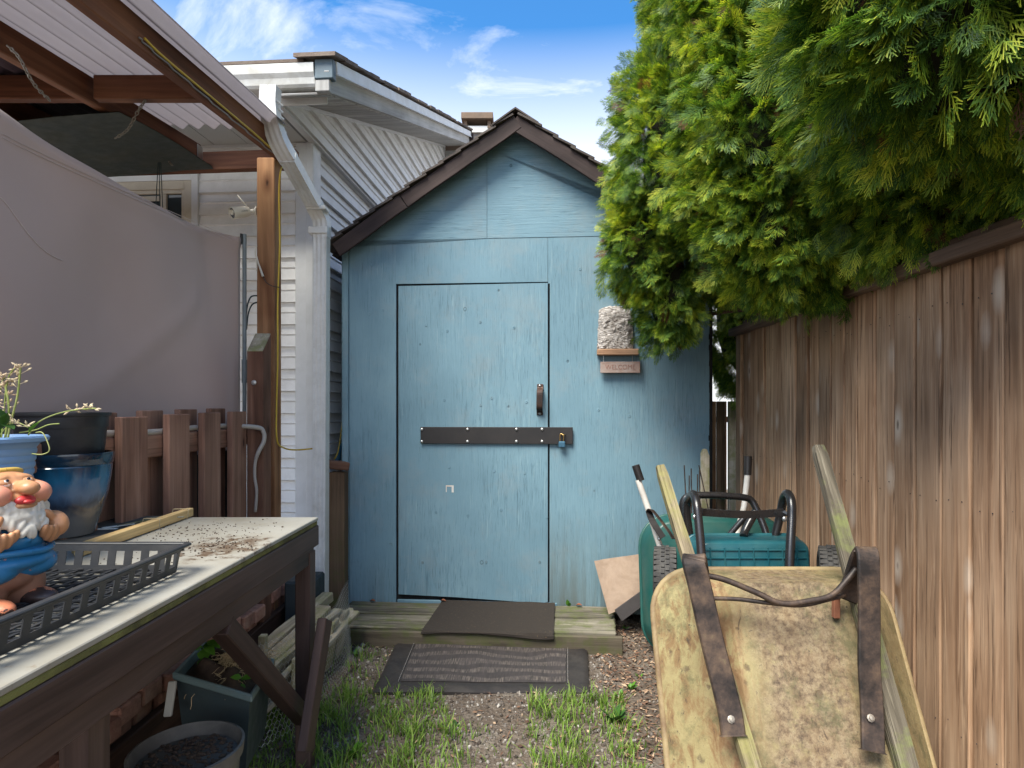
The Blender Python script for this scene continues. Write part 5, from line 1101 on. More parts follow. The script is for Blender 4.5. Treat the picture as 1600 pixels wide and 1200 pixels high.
# round pot with soil at the bottom of the picture
rc = P(292,1168,1.47)
pot('round_pot', 'wide round dark pot filled with soil in front of the rectangular planter', (rc.x, rc.y, 0), [(.0001,.002),(.085,0),(.092,.01),(.118,rc.z-.03),(.125,rc.z-.028),(.128,rc.z),(.122,rc.z+.002),(.118,rc.z-.01),(.113,rc.z-.03),(.0001,rc.z-.03)], plain('brown_grey_plastic', (.085,.078,.07), .6, dirt=(.2,.18,.15), dirtamt=.7))
mb = MB(); rr = random.Random(3)
for k in range(260):
    a, r0 = rr.uniform(0,6.28), .11*math.sqrt(rr.random()); s_ = rr.uniform(.002,.007); mb.ball((rc.x+r0*math.cos(a), rc.y+r0*math.sin(a), rc.z-.03+s_*.4), (s_*1.3, s_, s_*.8), 5, 4)
tag(mesh_obj('soil_clods', mb, SOIL, None), 'dark crumbly soil clods filling the wide round pot', 'soil', kind='stuff')

# ================================================================ ground cover
def mat_attr_grass():
    s = NT('grass_blade'); a = s.n('ShaderNodeAttribute'); a.attribute_name = 'tint'; c = s.ramp(a.outputs['Fac'], [(0,(.075,.15,.022)),(.45,(.16,.28,.04)),(.75,(.28,.38,.075)),(.95,(.44,.40,.18)),(1,(.5,.43,.25))])
    s.set(Base_Color=c, Roughness=.5, Specular_IOR_Level=.3); tr = s.n('ShaderNodeBsdfTranslucent'); s.l(c, tr.inputs[0]); m = s.n('ShaderNodeMixShader'); m.inputs[0].default_value = .4
    s.l(s.b.outputs[0], m.inputs[1]); s.l(tr.outputs[0], m.inputs[2]); s.l(m.outputs[0], s.out.inputs[0]); return s.m
GRASSM = mat_attr_grass()
def density(x, y):
    # left strip and right tuft in front of the mat
    px = VX + x/y*F; py = VY + EYE/y*F
    d = 0
    if y < 3.05:
        edge = -.33 + .16*(2.86-y) + .10*mnoise.noise(Vector((x*6,y*5,2)))
        if x < edge and x > -1.15: d = 1.0 if y < 2.62 else (.35 if y < 2.9 else .12)
        if y < 2.58 - .25*abs(x-.21) and .03 < x < .42 + .1*mnoise.noise(Vector((y*8,1,1))): d = max(d, 1.0)
        if x < -.62 and y > 2.75: d = .4
    if y < 2.3: d = max(d, .10)
    if -.83 < x < -.60 and y >= 3.0: d = .25
    return d
vs, fs, ti = [], [], []; n_b = 0; tr_ = 0; rg = random.Random(31)
while n_b < 8000 and tr_ < 200000:
    tr_ += 1; y = 1.55 + 1.75*rg.random(); x = rg.uniform(-1.1, .85)
    if -.30-.4 < x < .40 and 2.6 < y < 3.45 and (c0.y-.005 < y): 
        if (c0.x-.0) < x < c1.x+.0 and y < c3.y: continue
    cl = mnoise.noise(Vector((x*9, y*9, 8)))
    if rg.random() > density(x, y)*(0.35+1.1*max(0,cl+.3)): continue
    h = rg.uniform(.022,.068)*(1.25 if cl > .1 else .75); w = rg.uniform(.0012,.0028); a = rg.uniform(0, 6.283); ln_ = rg.uniform(.2,.9)
    z = gz(x, y); dx_, dy_ = math.cos(a), math.sin(a); px_, py_ = -dy_*w, dx_*w; t = min(1, max(0, rg.gauss(.5,.2))); b = len(vs)
    for (f_, ww) in ((0,1),(.4,.9),(.75,.6)): 
        hh = h*f_*(1-.25*ln_*f_); o = h*ln_*f_*f_; vs += [(x+dx_*o+px_*ww, y+dy_*o+py_*ww, z+hh), (x+dx_*o-px_*ww, y+dy_*o-py_*ww, z+hh)]; ti += [t*.8+f_*.15]*2
    o = h*ln_; vs.append((x+dx_*o, y+dy_*o, z+h*(1-.25*ln_))); ti.append(min(1,t+.15)); fs += [(b,b+1,b+3),(b,b+3,b+2),(b+2,b+3,b+5),(b+2,b+5,b+4),(b+4,b+5,b+6)]; n_b += 1
tag(np_mesh('grass', np.array(vs), np.array(fs), GRASSM, attrs={'tint':np.array(ti)}), 'bright green grass growing in tufts through the gravel', 'grass', kind='stuff')
# gravel
s = NT('pebble'); a_ = s.n('ShaderNodeAttribute'); a_.attribute_name = 'tint'
s.set(Base_Color=s.mix(s.rng(s.noise(s.tc.outputs['Object'], 60, 4), .4, .7, 0, .5), s.ramp(a_.outputs['Fac'], [(0,(.035,.027,.021)),(.35,(.085,.07,.058)),(.65,(.15,.13,.115)),(.9,(.24,.215,.19)),(1,(.42,.39,.35))]), (.12,.09,.07)), Roughness=.85, Specular_IOR_Level=.25); PEB = s.m
base = np.array([(1,0,0),(-1,0,0),(0,1,0),(0,-1,0),(0,0,1),(0,0,-1)],float); bf = np.array([(0,2,4),(2,1,4),(1,3,4),(3,0,4),(2,0,5),(1,2,5),(3,1,5),(0,3,5)])
bm = bmesh.new(); bmesh.ops.create_icosphere(bm, subdivisions=1, radius=1); bv = np.array([v.co[:] for v in bm.verts]); bfc = np.array([[v.index for v in f.verts] for f in bm.faces]); bm.free()
def scatter(name, n, area, size, mat, lab, cat, flat=(.5,.9), zoff=.0, tint=(0,1), dens=None):
    V, Fc, T = [], [], []; k = 0; b = 0
    r_ = np.random.default_rng(abs(hash(name)) % 1000 if False else len(name)*17)
    while k < n:
        x, y = r_.uniform(area[0], area[1]), r_.uniform(area[2], area[3])
        if dens and r_.random() > dens(x, y): n -= .3; k += 0; 
        else:
            s_ = size[0] + (size[1]-size[0])*r_.random()**3; sc_ = s_*np.array([1, r_.uniform(.6,1), r_.uniform(*flat)]); A_ = r_.normal(size=(3,3)); Q_, _ = np.linalg.qr(A_*np.array([1,1,.35])+np.eye(3)*1.2)
            v = (bv*(1+.22*r_.normal(size=(len(bv),1))))*sc_ @ Q_.T; V.append(v + np.array([x, y, gz(x,y)+zoff+s_*.15])); Fc.append(bfc+b); b += len(bv); T.append(np.full(len(bv), r_.uniform(*tint))); k += 1
    return tag(np_mesh(name, np.concatenate(V), np.concatenate(Fc), mat, attrs={'tint':np.concatenate(T)}), lab, cat, kind='stuff')
scatter('gravel', 19000, (-1.0, .75, 1.7, 3.5), (.0018, .0095), PEB, 'small mixed grey and tan gravel stones on the path before the shed', 'gravel', dens=lambda x, y: 1.0 if x < .45 else .3)
scatter('cobbles', 26, (-.98, -.80, 2.9, 3.45), (.012, .035), PEB, 'larger pale stones and broken concrete bits by the left end of the step', 'stones', tint=(.5,1))
# leaf litter on the right
s = NT('leaf_litter'); a_ = s.n('ShaderNodeAttribute'); a_.attribute_name = 'tint'; s.set(Base_Color=s.ramp(a_.outputs['Fac'], [(0,(.05,.025,.016)),(.4,(.13,.065,.038)),(.75,(.24,.14,.085)),(1,(.40,.29,.19))]), Roughness=.9); LIT = s.m
V, Fc, T = [], [], []; b = 0
for k in range(5200):
    if k < 4300: x, y = rg.uniform(.36, 1.2), rg.uniform(1.7, 3.4); 
    else: x, y = rg.uniform(-1.05, .5), rg.uniform(1.8, 3.3)
    L_, w_, a = rg.uniform(.004,.02), rg.uniform(.0012,.006), rg.uniform(0,6.283); c = Vector((x, y, gz(x,y)+rg.uniform(.002,.011))); d_ = Vector((math.cos(a), math.sin(a), rg.uniform(-.3,.3)))*L_; n_ = Vector((-math.sin(a), math.cos(a), rg.uniform(-.5,.5)))*w_
    V += [c-d_, c-n_+Vector((0,0,.002)), c+d_, c+n_]; Fc.append((b,b+1,b+2,b+3)); b += 4; T += [rg.random()]*4
tag(np_mesh('leaf_litter', np.array([v[:] for v in V]), np.array(Fc), LIT, attrs={'tint':np.array(T)}), 'brown needle and leaf litter scattered on the bare soil at the right', 'leaf litter', kind='stuff')
# little weeds
def weed(px, py, n, r, lab, mat=LEAF):
    d = Gd(py, 0); c = P(px, py, d); c.z = gz(c.x, c.y); T_ = thing('small_weed', c, lab, 'weed', 'small weeds in the path'); q_ = random.Random(int(px+py))
    for k in range(n):
        a = q_.uniform(0, 6.28); e = c + Vector((math.cos(a)*r*q_.uniform(.5,1), math.sin(a)*r*q_.uniform(.5,1), r*q_.uniform(.4,1.3))); leaf('leaf', T_, c+(e-c)*.15, e, r*.24, mat)
weed(555,1030,6,.04,'small green weed left of the rubber mat in the gravel'); weed(712,1137,4,.03,'weed just below the front edge of the rubber mat',LEAFD)
weed(985,1080,6,.04,'bright weed on the bare soil left of the rusty barrow'); weed(968,1092,5,.035,'lower weed on the soil beside the right grass tuft'); weed(978,985,5,.03,'weed at the right end of the wooden step')
weed(1000,1060,3,.03,'tiny weed against the dark green barrow tray'); weed(430,1120,7,.05,'dark leafed weed under the table brace',LEAFD); weed(548,1185,8,.05,'weed in the grass at the bottom left of the path')
weed(960,1130,9,.06,'broad leafed weed at the right edge of the right grass tuft', LEAFD)
c = S.w(S.hit(888,940,-.02)[0], -.02, ZD); T_ = thing('small_weed', c, 'single green leaf weed growing at the foot of the shed wall right of the door', 'weed')
leaf('leaf', T_, c, c+Vector((-.008,-.01,.05)), .012, LEAF, up=Vector((0,-1,.2))); leaf('leaf', T_, c, c+Vector((.012,-.02,.03)), .009, LEAFD, up=Vector((0,-1,.4)))
def deadleaf(px, py, off, z, lab):
    x, _ = S.hit(px, py, off); c = S.w(x, off, z); o = leaf('dead_leaf', None, c, c+Vector((.035,-.01,.008)), .014, bpy.data.materials.get('dead_leaf') or plain('dead_leaf', (.20,.07,.035), .8), fold=.6); tag(o, lab, 'leaf')
deadleaf(578,934,-.03,ZD+.006,'curled red brown dead leaf on the left end of the step'); deadleaf(688,937,-.03,ZD+.016,'dead leaf at the left corner of the felt mat'); deadleaf(900,941,-.03,ZD+.008,'dead leaf by the shed wall right of the green weed')
# ================================================================ fence on the right
FX = 1.27
FE = thing('cedar_fence', (FX, 2.4, 0), 'tall unpainted cedar board fence with a dark top rail along the right side', 'fence')
joints = [3.60,3.51,3.37,3.18,3.03,2.81,2.70,2.60,2.495,2.39,2.30,2.18,2.07,1.957,1.836,1.716,1.60,1.475,1.35,1.22,1.10,.97,.84,.70]
rr = random.Random(12)
for i in range(len(joints)-1):
    a, b = joints[i+1], joints[i]; o = rr.uniform(-.003,.003) + (.012 if i in (1,3,6) else 0)
    fbox('board', FE, WOOD_FENCE, W0, (FX+o, FX+o+.019), (a+.0045, b-.0045), (.02, 1.655), 'z', .0035, jit=.0035, seg=8, seed=i)
mb = MB()
for i in range(len(joints)-1):
    for z_ in (1.52, .95, .28):
        for t_ in (.25, .75):
            yq = joints[i+1] + (joints[i]-joints[i+1])*t_; mb.ball((FX-.002+rr.uniform(-.001,.001), yq+rr.uniform(-.01,.01), z_+rr.uniform(-.02,.02)), (.0015,.0022,.0022), 6, 4)
tag(mesh_obj('nail_head', mb, plain('dark_nail', (.06,.045,.04), .6), FE), kind='stuff')
fbox('board_back', FE, WOOD_RAIL, W0, (FX+.0345, FX+.05), (.7, 3.6), (.02, 1.655), 'z', .002)
fbox('top_rail', FE, WOOD_RAIL, W0, (FX-.045, FX+.014), (.7, 2.05), (1.641, 1.685), 'y', .005, jit=.004, seg=8)
fbox('top_rail', FE, WOOD_RAIL, W0, (FX-.045, FX+.014), (2.054, 3.6), (1.641, 1.685), 'y', .005, jit=.004, seg=8, seed=2)
fbox('cap_board', FE, WOOD_RAIL, W0, (FX-.012, FX+.10), (.7, 2.6), (1.686, 1.712), 'y', .004, jit=.004, seg=8, seed=4)
fbox('cap_board', FE, WOOD_RAIL, W0, (FX-.012, FX+.10), (2.604, 3.45), (1.686, 1.712), 'y', .004, jit=.004, seg=8, seed=5)
fbox('end_post', FE, WOOD_DARK, W0, (FX+.06, FX+.15), (3.44, 3.53), (0, 1.80), 'z', .004)
# a second panel, set back behind the shed corner
BF = thing('rear_fence', (1.6, 4.6, 0), 'lower old wooden fence seen in the gap between shed and cedar fence', 'fence')
for (px0, px1, d, m_) in ((1112,1119,4.6,WOOD_POST),(1120,1133,4.55,WOOD_MOSS),(1133.6,1135.6,4.62,WOOD_POST),(1138,1150,4.5,WOOD_GREY),(1151,1163,4.6,WOOD_DARK)):
    a, b = P(px0,0,d).x, P(px1,0,d).x; fbox('picket', BF, m_, W0, (a, b), (d, d+.02), (0, P(0,627,d).z), 'z', .003)
fbox('rail', BF, WOOD_DARK, W0, (P(1100,0,4.66).x, P(1180,0,4.66).x), (4.66, 4.70), (P(0,660,4.66).z, P(0,651,4.66).z), 'x', .003)
NB = thing('neighbour_wall', (3.5, 9, 0), 'pale wall of a neighbouring building far behind the gap', 'building')
fbox('wall', NB, plain('pale_wall', (.75,.76,.76), .7), W0, (2.2, 7.5), (9.0, 9.2), (0, 2.6), 'z', .01)

# ================================================================ wheelbarrow A: old yellow steel, tipped up
BA = thing('rusty_wheelbarrow', (.72, 1.5, 0), 'old rusty yellow steel wheelbarrow tipped up with weathered wooden handles', 'wheelbarrow')
RUST = NT('rusty_yellow'); s = RUST; v_ = s.obj(0); spx = s.n('ShaderNodeSeparateXYZ'); s.l(v_, spx.inputs[0])
w_ = s.noise(v_, 5, 6, .7); fine = s.noise(v_, 55, 8, .8); med = s.noise(v_, 17, 9, .78); strk = s.noise(s.map(v_, (1,.35,.35)), 30, 7, .75, .6)
xw = s.math('ADD', spx.outputs[0], s.math('MULTIPLY', s.math('SUBTRACT', w_, .5), .10))
col = s.mix(s.rng(w_, .35, .65), (.32,.275,.125), (.21,.16,.07))
# flat floor of the pan: tan grime over most of the paint, yellow left showing towards its right edge
gr = s.math('MULTIPLY', s.rng(xw, .54, .62, .15, 1), s.rng(xw, .90, .80, .4, 1)); gr = s.math('MULTIPLY', gr, s.rng(med, .33, .47, .35, 1))
col = s.mix(gr, col, s.ramp(fine, [(.36,(.055,.036,.022)),(.48,(.15,.105,.062)),(.58,(.24,.18,.105)),(.68,(.36,.29,.18))]))
# rust: band along the folded edge, streaks on the flank, edge of the rim
bd = s.math('MULTIPLY', s.rng(s.math('ABSOLUTE', s.math('SUBTRACT', xw, .515)), .0, .055, 1, 0), s.rng(strk, .38, .56)); col = s.mix(s.math('MULTIPLY', bd, .85), col, s.mix(fine, (.20,.075,.05), (.32,.16,.08)))
col = s.mix(s.math('MULTIPLY', s.rng(strk, .47, .58, 0, .85), s.rng(xw, .60, .50, .25, 1)), col, (.17,.095,.04))
col = s.mix(s.math('MULTIPLY', s.rng(strk, .60, .66, 0, .9), s.rng(med, .4, .55, .3, 1)), col, (.05,.032,.02))
vo = s.voro(s.map(v_, (1,.8,.8)), 20); spot = s.math('MULTIPLY', s.rng(s.math('ADD', vo.outputs['Distance'], s.math('MULTIPLY', med, .9)), .50, .60, 1, 0), .75)
col = s.mix(spot, col, (.085,.055,.032)); col = s.mix(s.rng(s.noise(v_, 8, 8, .8), .50, .62, 0, .75), col, (.085,.08,.035)); col = s.mix(s.rng(fine, .60, .64, 0, .85), col, (.045,.03,.02))
s.set(Base_Color=col, Roughness=s.rng(med, .35, .65, .45, .85), Specular_IOR_Level=.4); s.bump(s.math('ADD', fine, s.math('MULTIPLY', spot, -1.2)), .5, .004); RUST = s.m
RIMR = plain('rusty_rim', (.27,.20,.10), .7, dirt=(.10,.05,.028), dirtamt=1, bumpsc=80, bump=.4)
RSTM = NT('rusty_steel'); s = RSTM; v_ = s.obj(0); n_ = s.noise(v_, 14, 8, .7); s.set(Base_Color=s.ramp(n_, [(.36,(.016,.013,.012)),(.5,(.055,.038,.03)),(.62,(.115,.075,.05)),(.74,(.18,.14,.075))]), Roughness=.55, Metallic=.35, Specular_IOR_Level=.5); s.bump(n_, .25, .003); RSTM = s.m
BO = Vector((.722, 1.80, .741)); BU = Vector((1,0,0)); BV = Vector((0,-.52,-1)).normalized(); BN = Vector((0,-1,.52)).normalized()
def B(u, v, n): return BO + BU*u + BV*v + BN*n
def rrect(x0, x1, y0, y1, r, k=8):
    out = []
    for (cx_, cy_, a0) in ((x1-r,y0+r,-90),(x1-r,y1-r,0),(x0+r,y1-r,90),(x0+r,y0+r,180)):
        for i in range(k+1): a = math.radians(a0+90*i/k); out.append((cx_+r*math.cos(a), cy_+r*math.sin(a)))
    return out
rimo = rrect(-.342, .342, -.0, .84, .13); low = rrect(-.175, .185, .075, .72, .06)
mb = MB(); n = len(rimo); K = 7
for k in range(K+1):
    t = k/K; sm_ = t**.93; lift = .17*t
    for i in range(n):
        a, b = rimo[i], low[i]; mb.v.append(B(a[0]*(1-sm_)+b[0]*sm_, a[1]*(1-sm_)+b[1]*sm_, lift if k < K else .172))
mb.f = [(k*n+i, k*n+(i+1)%n, (k+1)*n+(i+1)%n, (k+1)*n+i) for k in range(K) for i in range(n)] + [tuple(K*n+i for i in range(n))]
m_ = len(mb.v); mb.v += [v - BN*.003 for v in mb.v]; mb.f += [tuple(q+m_ for q in f[::-1]) for f in mb.f]
tray = mesh_obj('tray', mb, RUST, BA, Matrix.Identity(4) @ Matrix.Translation((0,0,0)), smooth=True, angle=24)
mesh_obj('rolled_rim', MB().tube([B(x, y, -.004) for x, y in rimo] + [B(*rimo[0], -.004)], .0095, 10, caps=False), RIMR, BA, Matrix.Identity(4), smooth=True)
def handle(name, pa, pb, w, h, mat, sd_, taper=.75):
    """old wooden handle: tapered and worn"""
    pa, pb = Vector(pa), Vector(pb); ez = (pa-pb).normalized(); ey = (BN - ez*BN.dot(ez)).normalized(); ex = ey.cross(ez); L_ = (pa-pb).length; mb = MB(); ns, nc = 26, 12
    for i in range(ns+1):
        t = i/ns; sc_ = 1 - (1-taper)*max(0,(t-.35)/.65)
        if t > .975: sc_ *= .8
        for k in range(nc):
            a = 2*math.pi*(k+.5)/nc; cx_, cy_ = math.cos(a), math.sin(a); e = max(abs(cx_), abs(cy_)); cx_ /= e**.75; cy_ /= e**.75
            q = Vector((cx_*w/2*sc_, cy_*h/2*sc_, t*L_)); nz = mnoise.noise(Vector((cx_*2+sd_, cy_*2, t*7)))*.0035; mb.v.append(Vector((q.x*(1+nz*20), q.y*(1+nz*20), q.z - L_/2)))
    mb.f = [(i*nc+k, i*nc+(k+1)%nc, (i+1)*nc+(k+1)%nc, (i+1)*nc+k) for i in range(ns) for k in range(nc)] + [tuple(range(nc)), tuple(ns*nc+k for k in range(nc))]
    return mesh_obj(name, mb, mat, BA, Matrix.Translation((pa+pb)/2) @ rotmat(ex, ey, ez).to_4x4(), smooth=True, angle=40)
LHT = wood('left_handle_wood', (.06,.045,.026), (.22,.175,.11), (.38,.31,.21), rough=.95, var=0, knots=False, bump=1.0, fine=1.4, crisp=.8, moss=(.24,.22,.08))
RHT = wood('right_handle_wood', (.045,.038,.026), (.13,.11,.08), (.24,.21,.155), rough=.95, var=0, knots=False, bump=1.0, fine=1.4, crisp=.8, moss=(.16,.18,.06))
def atB(px, py, n): # photo pixel on the barrow's plane n
    e = Vector((0,0,EYE)); r = Vector(((px-VX)/F, 1, -(py-VY)/F)); t = (BO + BN*n - e).dot(BN)/r.dot(BN); q = e + r*t - BO; return (q.dot(BU), q.dot(BV))
ul, vl = atB(1031, 728, .205); ur, vr = atB(1278, 697, .205); ul2, vl2 = atB(1120, 1020, .198); ur2, vr2 = atB(1392, 1110, .198)
def ext(a, b, f): return (a[0]+(b[0]-a[0])*f, a[1]+(b[1]-a[1])*f)
e_l = ext((ul,vl),(ul2,vl2),1.5); e_r = ext((ur,vr),(ur2,vr2),1.25)
handle('handle', B(ul,vl,.205), B(e_l[0],e_l[1],.195), .040, .036, LHT, 1, .72); handle('handle', B(ur,vr,.205), B(e_r[0],e_r[1],.195), .046, .036, RHT, 5, .78)
def strapB(name, pix, w, ps=None, sm=5, thick=.013, wd=(1,0,0)):
    pts = []
    for (px, py, n) in pix: u, v = atB(px, py, n); pts.append(B(u, v, n))
    pts = catmull(pts, sm); mb = MB(); vs = []; wdv = Vector(wd)
    for i, p in enumerate(pts):
        t = (pts[min(i+1,len(pts)-1)]-pts[max(i-1,0)]).normalized(); a = (wdv - t*wdv.dot(t)).normalized(); nn = a.cross(t)
        for (x, y) in ((-w/2,-thick/2),(w/2,-thick/2),(w/2,thick/2),(-w/2,thick/2)): vs.append(p + a*x + nn*y)
        # turned-down lips give the strap its channel section
    mb.add(vs, [(i*4+k, i*4+(k+1)%4, (i+1)*4+(k+1)%4, (i+1)*4+k) for i in range(len(pts)-1) for k in range(4)] + [(0,1,2,3), tuple(len(vs)-4+k for k in range(4))])
    return mesh_obj(name, mb, RSTM, BA, Matrix.Translation((0,0,0)), bevel=.003)
strapB('leg', [(1146,1150,.212),(1140,1110,.220),(1125,1050,.240),(1110,990,.262),(1093,915,.295),(1085,885,.31),(1084,874,.306),(1086,872,.285),(1092,905,.225)], .056)
strapB('leg', [(1364,1175,.212),(1362,1105,.222),(1358,1040,.245),(1358,960,.28),(1357,890,.32),(1356,866,.326),(1352,858,.315),(1344,872,.285),(1334,905,.24),(1322,938,.215)], .052)
for (px, py, n) in ((1142,1124,.222),(1360,1122,.228)):
    u, v = atB(px, py, n); R3 = rotmat(BU, BV, -BV.cross(BU) if False else BN).to_4x4(); mesh_obj('bolt', MB().lathe([(.009,0),(.009,.003),(.0055,.004),(.0055,.008),(.0001,.009)], 8, (0,0,0)), plain('dull_bolt', (.32,.28,.23), .5, metal=.7), BA, Matrix.Translation(B(u,v,n)) @ R3, smooth=True, angle=35)
def braceB(pix, r):
    pts = [B(*atB(px,py,n), n) for (px,py,n) in pix]; mesh_obj('brace', MB().tube(catmull(pts, 5), r, 8), RSTM, BA, Matrix.Identity(4), smooth=True)
braceB([(1094,898,.26),(1130,905,.262),(1180,925,.262),(1222,943,.262),(1270,938,.262),(1300,930,.262),(1322,908,.262),(1338,888,.27)], .0075)
braceB([(1100,935,.235),(1150,936,.242),(1200,942,.248),(1250,946,.25),(1290,938,.25),(1320,930,.235)], .0055)
fbox('wedge', BA, plain('red_wedge', (.22,.085,.045), .8, dirt=(.1,.05,.03)), W0, (P(1302,0,1.56).x, P(1312,0,1.56).x), (1.555,1.57), (P(0,966,1.56).z, P(0,930,1.56).z), 'z', .002)
# wheel at the nose, on the ground
def wheel(nm, parent, c, axis, R, wd, rim=plain('rim_metal', (.35,.34,.3), .5, metal=.5, dirt=(.15,.1,.07))):
    TY = bpy.data.materials.get('tyre') or plain('tyre', (.028,.027,.027), .75, dirt=(.11,.10,.085), dirtamt=.8, bumpsc=100, bump=.3)
    q = Vector(axis).normalized().to_track_quat('Z', 'Y').to_matrix().to_4x4(); M = Matrix.Translation(Vector(c)) @ q
    w = thing(nm, c, None, None); w.parent = parent; w.matrix_local = wmat(parent).inverted() @ WM[w.name]
    h = wd/2; pr = [(R*.62,-h*.6),(R*.68,-h*.92),(R*.80,-h),(R*.90,-h*.92),(R*.965,-h*.66),(R*.985,-h*.3),(R*.99,0),(R*.985,h*.3),(R*.965,h*.66),(R*.90,h*.92),(R*.80,h),(R*.68,h*.92),(R*.62,h*.6)]
    mesh_obj('tyre', MB().lathe(pr, 48), TY, w, M, smooth=True)
    mb = MB(); nt = 34
    for k in range(nt):
        a = 2*math.pi*k/nt
        for row, (z0, z1, rr_, st) in enumerate(((-h*.92,-h*.40,.945,.0),(-h*.34,-.002,.99,.5),(.002,h*.34,.99,.0),(h*.40,h*.92,.945,.5))):
            A_ = a + st*2*math.pi/nt; Mx = Matrix.Rotation(A_, 4, 'Z'); mb.box(R*rr_-.006, R*rr_+.0045, -R*.062, R*.062, z0, z1, Mx)
    mesh_obj('tread', mb, TY, w, M)
    mesh_obj('rim', MB().lathe([(.0001,-h*.5),(.02,-h*.5),(.022,-h*.2),(R*.5,-h*.15),(R*.6,-h*.6),(R*.66,-h*.65),(R*.66,h*.65),(R*.6,h*.6),(R*.5,h*.15),(.022,h*.2),(.02,h*.5),(.0001,h*.5)], 32), rim, w, M, smooth=True, angle=30)
wheel('wheel', BA, B((e_l[0]+e_r[0])/2, .83, .22), (1,0,0), .12, .07)

# ================================================================ barrow B: big dark green tray with white handles
BB = thing('green_wheelbarrow', (.9, 2.9, 0), 'dark green plastic wheelbarrow with white handles standing on its nose against the shed', 'wheelbarrow')
GRN = plain('dark_green_plastic', (.010,.075,.065), .38, dirt=(.06,.11,.09), dirtamt=.5, bumpsc=30, bump=.05); 
def tray2(parent, mat, ctr, wid, top, bot, lean, depth, r, inset, th=.006):
    """upended tray seen from below; ctr x, top/bot heights, lean = metres per metre"""
    x0, y0 = ctr; L_ = top-bot; V_ = Vector((0,-lean,-1)).normalized(); N_ = Vector((0,-1,lean)).normalized(); O_ = Vector((x0, y0, top)); Lv = L_/V_.z*-1
    ro = rrect(-wid/2, wid/2, 0, Lv, r); li = rrect(-wid/2+inset, wid/2-inset, inset*.8, Lv-inset*1.4, r*.6); mb = MB(); n = len(ro); K = 6
    at = lambda u, v, nn: O_ + Vector((1,0,0))*u + V_*v + N_*nn
    for k in range(K+1):
        t = k/K; tt = math.sin(t*math.pi/2)**1.0
        for i in range(n): a, b = ro[i], li[i]; mb.v.append(at(a[0]*(1-t**1.6)+b[0]*t**1.6, a[1]*(1-t**1.6)+b[1]*t**1.6, depth*tt))
    mb.f = [(k*n+i, k*n+(i+1)%n, (k+1)*n+(i+1)%n, (k+1)*n+i) for k in range(K) for i in range(n)] + [tuple(K*n+i for i in range(n))]
    m_ = len(mb.v); mb.v += [v - N_*th for v in mb.v]; mb.f += [tuple(q+m_ for q in f[::-1]) for f in mb.f]
    mesh_obj('tray', mb, mat, parent, smooth=True, angle=50); mesh_obj('rim', MB().tube([at(x, y, -.003) for x, y in ro]+[at(*ro[0],-.003)], .009, 8, caps=False), mat, parent, smooth=True); return at
atb = tray2(BB, GRN, ((1113-VX)/F*3.1, 3.12), .74, P(0,806,3.1).z, .0, .18, .13, .16, .05)
WHP = plain('white_pole', (.62,.60,.56), .4, dirt=(.3,.25,.2), dirtamt=.6)
def pole(parent, pts, r, mat, name='tube', sm=6): return mesh_obj(name, MB().tube([P(*p) for p in pts], r, 12, smooth=sm), mat, parent, smooth=True, angle=60)
pole(BB, [(997,750,2.86),(1013,796,2.84),(1030,850,2.80),(1044,900,2.76)], .0145, WHP, 'handle', 0)
pole(BB, [(993,727,2.865),(1001,751,2.86)], .0185, BLACKM, 'grip', 0)
pole(BB, [(1168,742,3.02),(1163,790,3.0),(1150,840,2.95)], .0145, WHP, 'handle', 0); pole(BB, [(1169,713,3.03),(1168,742,3.02)], .0185, BLACKM, 'grip', 0)
mesh_obj('leg', MB().tube([P(1014,800,2.82), P(1020,798,2.78), P(1045,830,2.72), P(1052,842,2.7)], .02, smooth=4, flat=(.03,.004,(0,-1,0))), RSTM, BB); mesh_obj('leg', MB().tube([P(1014,800,2.82), P(1020,815,2.76), P(1036,840,2.72)], .02, smooth=4, flat=(.03,.004,(0,-1,0))), BLACKM, BB)
mesh_obj('bolt', MB().ball(P(1030,842,2.77), .009, 8, 6), STEEL, BB)
# ================================================================ barrow C: teal ribbed cart with a black tube frame and two wheels
BC = thing('teal_garden_cart', (.95, 2.4, 0), 'teal ribbed plastic garden cart with black tubular frame and two wheels standing on end', 'garden cart')
TEAL = plain('teal_plastic', (.008,.075,.095), .35, dirt=(.07,.17,.16), dirtamt=.35, bumpsc=30, bump=.04); BTM = plain('black_tube_paint', (.012,.012,.013), .28, dirt=(.10,.06,.04), dirtamt=.12, spec=.6)
pxm = (1078+1240)/2; atc = tray2(BC, TEAL, ((pxm-VX)/F*2.45, 2.44), .46, P(0,838,2.42).z, .10, .12, .12, .05, .03)
wC = .40; zt_c = P(0,846,2.33).z
for k in range(7):
    u = -.17 + k*.055; p0, p1 = atc(u, .035, .121), atc(u, .60, .121); beam('rib', BC, TEAL, p0, p1, .005, .008, (0,-1,.1), bevel=.001)
for k in range(2): beam('rib', BC, TEAL, atc(-.195, .045+k*.03, .121), atc(.195, .045+k*.03, .121), .006, .007, (0,-1,.1), bevel=.001)
rt = .0165
pole(BC, [(1097,935,2.18),(1096,870,2.22),(1091,810,2.27),(1088,785,2.30),(1083,772,2.36),(1076,780,2.44),(1073,800,2.46),(1078,840,2.46),(1082,860,2.46)], rt, BTM)
pole(BC, [(1232,935,2.18),(1234,870,2.22),(1237,810,2.27),(1236,782,2.30),(1230,771,2.36),(1224,780,2.42),(1219,805,2.44),(1211,838,2.44)], rt, BTM)
pole(BC, [(1075,860,2.72),(1069,820,2.72),(1066,790,2.72),(1072,777,2.72),(1085,774,2.72),(1120,774,2.72),(1160,777,2.72),(1174,782,2.72),(1184,800,2.70),(1196,830,2.66),(1204,860,2.62)], .0155, BTM)
